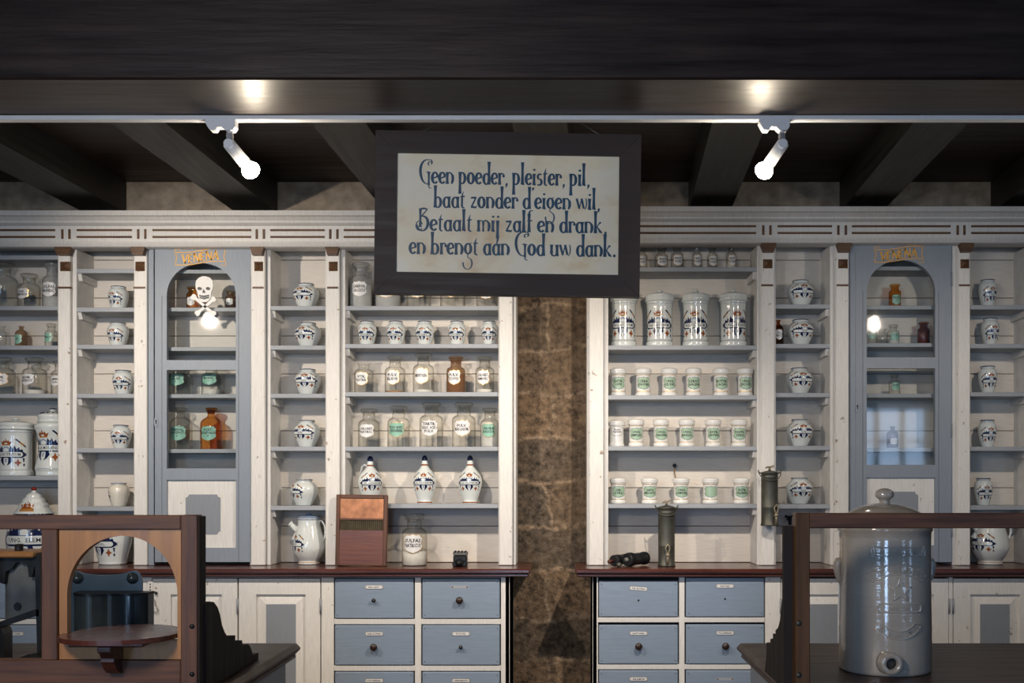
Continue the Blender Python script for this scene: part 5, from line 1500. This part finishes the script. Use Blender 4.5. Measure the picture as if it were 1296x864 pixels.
counter(.525, 2.6, 'dark-topped shop counter carrying the stoneware urn', -1)

CZ = .8507      # things stand a hair above the counter tops
YS = 2.47
def scroll_board(par, xa, xb, pts):
    m = MB(); m.prism(pts, xa, xb, M_DKWOOD, 'yz'); return m.build('scrolled_bracket', par)
def wicket():
    x = lambda p: X(p, YS)
    z = lambda p: Z(p, YS)
    r = thing('wicket_screen', (x(100), YS, CZ), 'brown wooden wicket screen with golden arched panel and round ledge on the counter', 'screen')
    f0, f1 = YS - .018, YS + .018
    b = CZ
    m = MB(); m.box(x(-140), x(232), f0, f1, z(669.3), z(651.6), M_FRAME, .002); m.build('top_rail', r)
    m = MB(); m.box(x(-140), x(232), f0, f1, b, z(833.5), M_FRAME, .002); m.build('bottom_rail', r)
    m = MB(); m.box(x(232), x(253), f0, f1, b, z(651.2), M_FRAMEV, .002); st = m.build('stile', r)
    m = MB(); m.box(x(253), x(253) + .004, f0 + .004, f1 + .012, b, z(653), M_DKWOOD, .001); m.build('edge_strip', r)
    m = MB(); m.box(x(57), x(77), f0, f1, z(833.5), z(669.3), M_FRAMEV, .002); m.build('stile', r)
    m = MB(); m.box(x(-140), x(-120), f0, f1, z(833.5), z(669.3), M_FRAMEV, .002); m.build('stile', r)
    for py in (791, 851):
        m = MB(); m.revolve((x(246.5), f0, z(py)), (x(246.5), f0 - 1, z(py)), [(.0055, -.001), (.0055, .002), (.002, .004), (.0005, .004)], M_IRON, 12); m.build('bolt', r)
    # golden panel with the arched opening, sill across
    cx0, cx1, zs = x(87.5), x(226.5), z(752)
    op = [(cx0, z(809)), (cx1, z(809))]
    n = 30; mx, rx = (cx0 + cx1) / 2, (cx1 - cx0) / 2; rz = z(677.5) - zs
    for i in range(n + 1):
        a = PI * i / n; op.append((mx + rx * math.cos(a), zs + rz * math.sin(a)))
    m = MB(); m.plate_with_hole([(x(77.5), z(833)), (x(231.5), z(833)), (x(231.5), z(669.8)), (x(77.5), z(669.8))], op, YS - .010, YS + .010, M_OAK)
    plabel(m.build('arched_panel', r), 'golden-brown panel with round-headed opening')
    # round ledge passing through the opening
    zl = CZ + .1345
    lx, R = x(153), .133
    pts = [(lx + R * math.cos(2 * PI * i / 48), YS - .005 + (.155 if math.sin(2 * PI * i / 48) > 0 else .125) * math.sin(2 * PI * i / 48)) for i in range(48)]
    pts = [(min(p[0], cx1 - .0015) if True else p[0], p[1]) for p in pts]
    pts = [((max(p[0], cx0 + .0015) if p[1] > YS - .012 else p[0]), p[1]) for p in pts]
    m = MB(); m.prism(pts, zl - .011, zl, M_TOP, 'xy'); 
    ins = [(lx + (p[0] - lx) * .97, YS + (p[1] - YS) * .97) for p in pts if p[1] < YS - .012]
    m.build('ledge', r)
    m = MB(); m.box(lx - .085, lx + .085, YS - .085, YS - .011, zl - .021, zl - .011, M_TOP, .003); m.build('cleat', r)
    # scroll bracket under the ledge
    bz = zl - .021
    prof = [(YS - .018, bz), (YS - .085, bz), (YS - .085, bz - .010), (YS - .072, bz - .018), (YS - .064, bz - .028), (YS - .066, bz - .036), (YS - .058, bz - .044), (YS - .050, bz - .056), (YS - .034, bz - .066), (YS - .018, bz - .070)]
    m = MB(); m.prism(prof, x(143), x(159), M_TOP, 'yz'); m.build('ledge_bracket', r)
    # scrolled board that braces the screen behind
    sb = [(2.490, CZ), (2.490, 1.048), (2.512, 1.053), (2.545, 1.048), (2.572, 1.033), (2.592, 1.012), (2.606, .985), (2.625, .966), (2.645, .953), (2.672, .948), (2.712, .945), (2.712, .932), (2.770, .924), (2.774, .908), (2.808, .908), (2.834, .902), (2.850, .890), (2.866, .870), (2.918, .868), (2.918, CZ)]
    scroll_board(r, -.862, -.832, sb)
wicket()
def urn_frame():
    x = lambda p: X(p, YS)
    z = lambda p: Z(p, YS)
    r = thing('screen_frame', (x(1014), YS, CZ), 'open brown wooden screen frame on the counter in front of the stoneware urn', 'screen')
    f0, f1 = YS - .018, YS + .018
    m = MB(); m.box(x(1023), x(1420), f0, f1, z(668), z(649), M_FRAME, .002); m.build('top_rail', r)
    m = MB(); m.box(x(1005), x(1023), f0, f1, CZ, z(648.6), timber('amber_brown_post', (.055, .022, .008), (.17, .080, .026), 'z', .4, 6, .1), .002); m.build('post', r)
    m = MB(); m.box(x(1402), x(1420), f0, f1, CZ, z(668), M_FRAMEV, .002); m.build('post', r)
    for py in (787, 852):
        m = MB(); m.revolve((x(1008.5), f0, z(py)), (x(1008.5), f0 - 1, z(py)), [(.0065, -.001), (.0065, .002), (.003, .004), (.0005, .004)], M_TIN, 12); m.build('bolt', r)
    sb = [(2.490, CZ), (2.490, 1.232), (2.512, 1.232), (2.512, 1.06), (2.538, 1.005), (2.560, .985), (2.590, .974), (2.590, .966), (2.622, .962), (2.622, .950), (2.655, .944), (2.655, .932), (2.705, .928), (2.705, .905), (2.712, .88), (2.73, CZ)]
    scroll_board(r, .517, .545, sb)
urn_frame()

# ------------------------------------------------------------------ stoneware urn
def urn():
    y = 2.76; k = y / F; c = (X(1119.5, y), y, CZ)
    r = thing('stoneware_urn', c, 'tall grey stoneware water filter with lid, relief lettering, star and round tap hole', 'urn')
    R = 57 * k; h = Z(664, y) - CZ
    prof = [(R * .97, 0), (R * .99, .004), (R, .010), (R * 1.0, h * .3), (R * .985, h * .6), (R * .985, h * .90), (R * .99, h * .955), (R * 1.02, h * .965), (R * 1.02, h * .985), (R * .98, h)]
    m = MB(); m.lathe(prof, *c, M_STONEW, 64)
    def rel(t, u, v, off): wrap(m, t, prof, R, c, M_STONEW, u * k, CZ_(v), off, 0, R * .14)
    def CZ_(py): return Z(py, y - R) - CZ
    kk = (y - R) / F
    def ring(poly, w, off):
        """raised outline of a closed polygon"""
        n = len(poly); vs, fs = [], []
        for i in range(n):
            p0, p1, p2 = poly[i - 1], poly[i], poly[(i + 1) % n]
            d = Vector((p2[0] - p0[0], p2[1] - p0[1])).normalized(); nn = Vector((-d.y, d.x))
            for s, o in ((-1, .0002), (0, off), (1, .0002)):
                u, v = p1[0] + nn.x * w * s, p1[1] + nn.y * w * s
                rr = prof_r(prof, v) + o; a = u / R
                vs.append((c[0] + rr * math.sin(a), c[1] - rr * math.cos(a), c[2] + v))
        for i in range(n):
            j = (i + 1) % n
            for q in (0, 1): fs.append((3 * i + q, 3 * j + q, 3 * j + q + 1, 3 * i + q + 1))
        m.add(vs, fs, M_STONEW, True)
    P = lambda u, v: ((math.asin(max(-.99, min(.99, (u - 1119.5) * kk / R))) * R), CZ_(v))
    dense = lambda pts, n=8: [(a[0] + (b[0] - a[0]) * i / n, a[1] + (b[1] - a[1]) * i / n) for a, b in zip(pts, pts[1:] + pts[:1]) for i in range(n)]
    w = .0022; hgt = .0042
    def cart(u0, u1, v, hh): ring([P(*q) for q in dense([(u0, v - hh), (u0 + 3, v - hh), (u1 - 3, v - hh), (u1, v - hh), (u1 + 2, v), (u1, v + hh), (u0, v + hh), (u0 - 2, v)], 5)], w, hgt)
    def letters(txt, u, v, size, wmax, off=.0030):
        t = fit(text2d(txt, size, 1, .03, 1.1), wmax)
        uu, vv = P(u, v); wrap(m, t, prof, R, c, M_STONEW, uu, vv, off, 0, 1)
    cart(1093, 1152, 698.5, 5.2); letters('IMPROVED FILTER', 1122.5, 699, .011, .105)
    for s, u in ((-1, 1089), (1, 1156)): ring([P(u + s * 1.8 * math.cos(2 * PI * i / 14), 698.5 + 7 * math.sin(2 * PI * i / 14)) for i in range(14)], w, hgt)
    # arched cartouche
    def arc(rad, cy, a0, a1, n): return [(1120 + rad * math.cos(math.radians(a0 + (a1 - a0) * i / n)), cy - rad * math.sin(math.radians(a0 + (a1 - a0) * i / n))) for i in range(n + 1)]
    up = arc(62, 776, 131, 49, 22); lo = arc(49.5, 776, 52, 128, 20)
    ring([P(*q) for q in up + lo], w, hgt)
    def arctext(txt, rad, cy, a0, a1, size, sgn=1):
        n = len(txt)
        for i, ch in enumerate(txt):
            if ch == ' ': continue
            a = math.radians(a0 + (a1 - a0) * (i + .5) / n)
            u, v = 1120 + rad * math.cos(a), cy - rad * math.sin(a)
            vs, fs = text2d(ch, size, 1, .03)
            ro = (a - PI / 2) * sgn if sgn > 0 else (a + PI / 2)
            vs = [(p * math.cos(ro) - q * math.sin(ro), p * math.sin(ro) + q * math.cos(ro)) for p, q in vs]
            uu, vv = P(u, v); wrap(m, (vs, fs), prof, R, c, M_STONEW, uu, vv, .0030, 0, 1)
    arctext('SLACK & BROWNLOW', 55.5, 776, 128, 52, .0145)
    star = []
    for i in range(10):
        a = PI / 2 + PI * i / 5; q = 15 if i % 2 == 0 else 6.2
        star.append((1121.5 + q * math.cos(a), 747.5 - q * math.sin(a)))
    ring([P(*q) for q in dense(star, 4)], w, hgt)
    t = tess([P(*q) for q in star]); wrap(m, t, prof, R, c, M_STONEW, 0, 0, .0022, 0, R * .14)
    cart(1096, 1149, 769.5, 5.2); letters('CANAL WORKS', 1122, 770, .010, .09)
    lo2 = arc(36, 773, 214, 326, 22); up2 = arc(26, 773, 322, 218, 20)
    ring([P(*q) for q in lo2 + up2], w, hgt)
    arctext('MANCHESTER', 31, 773, 216, 324, .0125, -1)
    m.build('body', r)
    # side lugs
    for s in (-1, 1):
        m = MB(); pts = []
        for i in range(9):
            t = i / 8; a = -PI / 2 + PI * t
            pts.append((c[0] + s * (R * .98 + .014 * math.cos(a) * (.2 + t * .8)), c[1], Z(722, y) + .028 * math.sin(a)))
        m.tube(pts, [.004, .006, .007, .008, .009, .010, .010, .010, .007], M_STONEW, 10)
        m.build('lug_handle', r)
    # lid
    m = MB()
    m.lathe(smoothprof([(R * 1.0, h), (R * 1.03, h + .004), (R * 1.02, h + .012), (R * .90, h + .020), (R * .70, h + .038), (R * .45, h + .050), (R * .16, h + .056)], 4), *c, M_STONEW, 48)
    l = m.build('lid', r)
    m = MB(); zb = CZ + h + .053; q = 11.5 * k
    m.lathe(smoothprof([(q * .62, 0), (q * .55, .006), (q * .62, .012), (q * .98, .020), (q, .028), (q * .82, .036), (q * .35, .041), (.001, .042)], 4), c[0], c[1], zb, M_STONEW, 28)
    m.build('knob', l)
    # tap boss with its bore
    m = MB(); bx, bz = X(1125.5, y - R), Z(838.5, y - R); q = 13.5 * kk; by = y - R + .004
    m.revolve((bx, by, bz), (bx, by - 1, bz), [(q * 1.18, -.004), (q * 1.05, .004), (q, .010), (q, .026), (q * .95, .029), (q * .56, .029), (q * .54, .026), (q * .54, .004)], M_STONEW, 32)
    b = m.build('tap_boss', r)
    m = MB(); m.revolve((bx, by, bz), (bx, by - 1, bz), [(q * .55, .006), (q * .50, .016), (.001, .017)], plain('dark_bung', (.045, .042, .038), .6, var=.3), 24); plabel(m.build('bung', b), 'dark bung in the hole')
urn()

# ------------------------------------------------------------------ black machine and tin bin on the counter behind the wicket
def tin_bin():
    y = 2.80; k = y / F; c = (X(135, y), y, CZ)
    r = thing('wall_bin', c, 'dark green-black tin bin with two domed rivets on its back plate, behind the wicket arch', 'bin')
    x = lambda p: X(p, y); z = lambda p: Z(p, y)
    yb = y + .075
    kb = yb / F
    xb = lambda p: X(p, yb); zb_ = lambda p: Z(p, yb)
    pts = [(xb(87), CZ)]
    for (u, v) in ((87, 735), (89, 727), (94, 723), (99, 722), (105, 725), (114, 726.5), (125, 727.3), (136, 727.3), (150, 726.5), (160, 724.5), (167, 722), (173, 722), (177, 726), (180, 735)): pts.append((xb(u), zb_(v)))
    pts.append((xb(180), CZ))
    m = MB(); m.prism(pts, yb, yb + .006, M_BIN); m.build('back_plate', r)
    for u in (98.5, 168):
        m = MB(); m.revolve((xb(u), yb, zb_(731.5)), (xb(u), yb - 1, zb_(731.5)), [(.0155, -.001), (.0155, .002), (.0125, .003), (.0115, .008), (.007, .013), (.001, .015)], M_BIN, 20); m.build('rivet', r)
    # two bulging fronts meeting in a hollow
    top, n = z(753), 40
    fr = []
    for i in range(n + 1):
        t = i / n; u = 86 + (181 - 86) * t
        d = .020 + .050 * (math.sin(PI * (t * 1.0)) ** .5) * (.72 + .28 * math.cos(2 * PI * (t - .22) * 1.6))
        fr.append((x(u), y + .055 - d))
    poly = fr + [(x(181), yb), (x(86), yb)]
    m = MB(); m.prism(poly, CZ, top, M_BIN, 'xy'); bd = m.build('body', r)
    lip = [(p[0], p[1] - .005) for p in fr] + [(x(182), yb), (x(85), yb)]
    m = MB(); m.prism(lip, top - .002, top + .004, M_IRON, 'xy'); m.build('rim', r)
tin_bin()
def machine():
    y = 2.90
    x = lambda p: X(p, y); z = lambda p: Z(p, y)
    r = thing('iron_machine', (x(15), y, CZ), 'old black iron machine with wooden top board and teal side, behind the wicket opening', 'machine')
    m = MB(); m.box(x(-40), x(53), y - .05, y + .09, z(704), z(696.5), M_OAK, .004); plabel(m.build('top_board', r), 'pale wooden top board')
    m = MB(); m.lathe(smoothprof([(.011, 0), (.011, .012), (.012, .018), (.001, .02)], 3), x(24), y + .0, z(697), M_IRON, 14); m.build('knob', r)
    m = MB(); m.prism([(x(8), z(786)), (x(51), z(771)), (x(53), z(712)), (x(47), z(704)), (x(30), z(706)), (x(20), z(712)), (x(8), z(716))], y - .006, y + .02, M_IRONG); plabel(m.build('side_plate', r), 'grey cast plate')
    m = MB(); m.prism([(x(4), z(712)), (x(6), z(736)), (x(11), z(738)), (x(13), z(722)), (x(20), z(719)), (x(25), z(712)), (x(33), z(708)), (x(31), z(702)), (x(4), z(703))], y - .025, y - .004, M_IRON); m.build('spout_arm', r)
    m = MB(); m.prism([(x(31), z(703)), (x(55), z(699)), (x(55), z(710)), (x(50), z(716)), (x(47), z(729)), (x(43), z(729)), (x(41), z(713)), (x(31), z(710))], y - .028, y - .003, M_IRON); m.build('hinge_arm', r)
    m = MB(); m.prism([(x(6), z(792)), (x(6), z(785)), (x(52), z(769)), (x(56), z(770)), (x(56), z(778)), (x(50), z(778))], y - .03, y + .01, M_IRON); m.build('cross_bar', r)
    m = MB(); m.prism([(x(51), z(715)), (x(57), z(708)), (x(58), CZ), (x(54), CZ)], y - .03, y + .02, M_IRON); m.build('leg', r)
    m = MB(); m.prism([(x(5), CZ), (x(11), CZ), (x(11), z(800)), (x(8), z(792)), (x(4), z(790))], y - .03, y + .02, M_IRON); m.build('leg', r)
    m = MB(); m.prism([(x(36), CZ), (x(58), CZ), (x(58), z(822)), (x(47), z(824)), (x(36), z(828))], y - .05, y + .03, M_IRON); m.build('foot', r)
    m = MB(); m.box(x(-40), x(4), y - .10, y - .04, z(800), z(692), M_TEAL, .006); plabel(m.build('side_case', r), 'teal enamelled side')
    m = MB(); m.box(x(-40), x(4.5), y - .10, y - .04, CZ, z(800), M_IRON, .004); m.build('pedestal', r)
    m = MB(); m.prism([(x(24) + .010 * math.cos(2 * PI * i / 7), z(767) + .012 * math.sin(2 * PI * i / 7)) for i in range(7)], y - .010, y - .004, M_IRON); m.build('boss', r)
machine()

# ------------------------------------------------------------------ unseen fill lamp added nearer the viewer, warming the wicket screen, urn and sign
def fill_lamp(x, y, z):
    r = thing('added_fill_lamp', (x, y, ZC), 'small white pendant lamp added out of view as warm fill for the front', 'lamp')
    m = MB(); m.cyl((x, y, ZC - .0005), (x, y, ZC - .02), .045, .045, M_PLASTICW, 20); m.build('ceiling_rose', r)
    m = MB(); m.cyl((x, y, ZC - .02), (x, y, z + .14), .004, .004, M_CHROME, 8); m.build('cord', r)
    m = MB(); m.lathe([(.02, .14), (.03, .13), (.06, .10), (.12, .02), (.125, 0)], x, y, z, M_PLASTICW, 28, True, False); m.build('lamp_shade', r)
    m = MB(); m.ball((x, y, z + .03), .03, M_BULB, 16); m.build('bulb', r)
    l = bpy.data.lights.new('added_fill_light', 'SPOT'); l.energy = FRONT_FILL; l.color = LAMP_COLOR; l.spot_size = math.radians(150); l.spot_blend = 1; l.shadow_soft_size = .22
    lo = bpy.data.objects.new('added_fill_light', l); COL.objects.link(lo); lo.location = (0, 0, z - .03 - ZC); lo.parent = r
    lo.rotation_euler = Vector((.16, .76, -.55)).to_track_quat('-Z', 'Y').to_euler()
fill_lamp(-1.25, .45, 2.35)
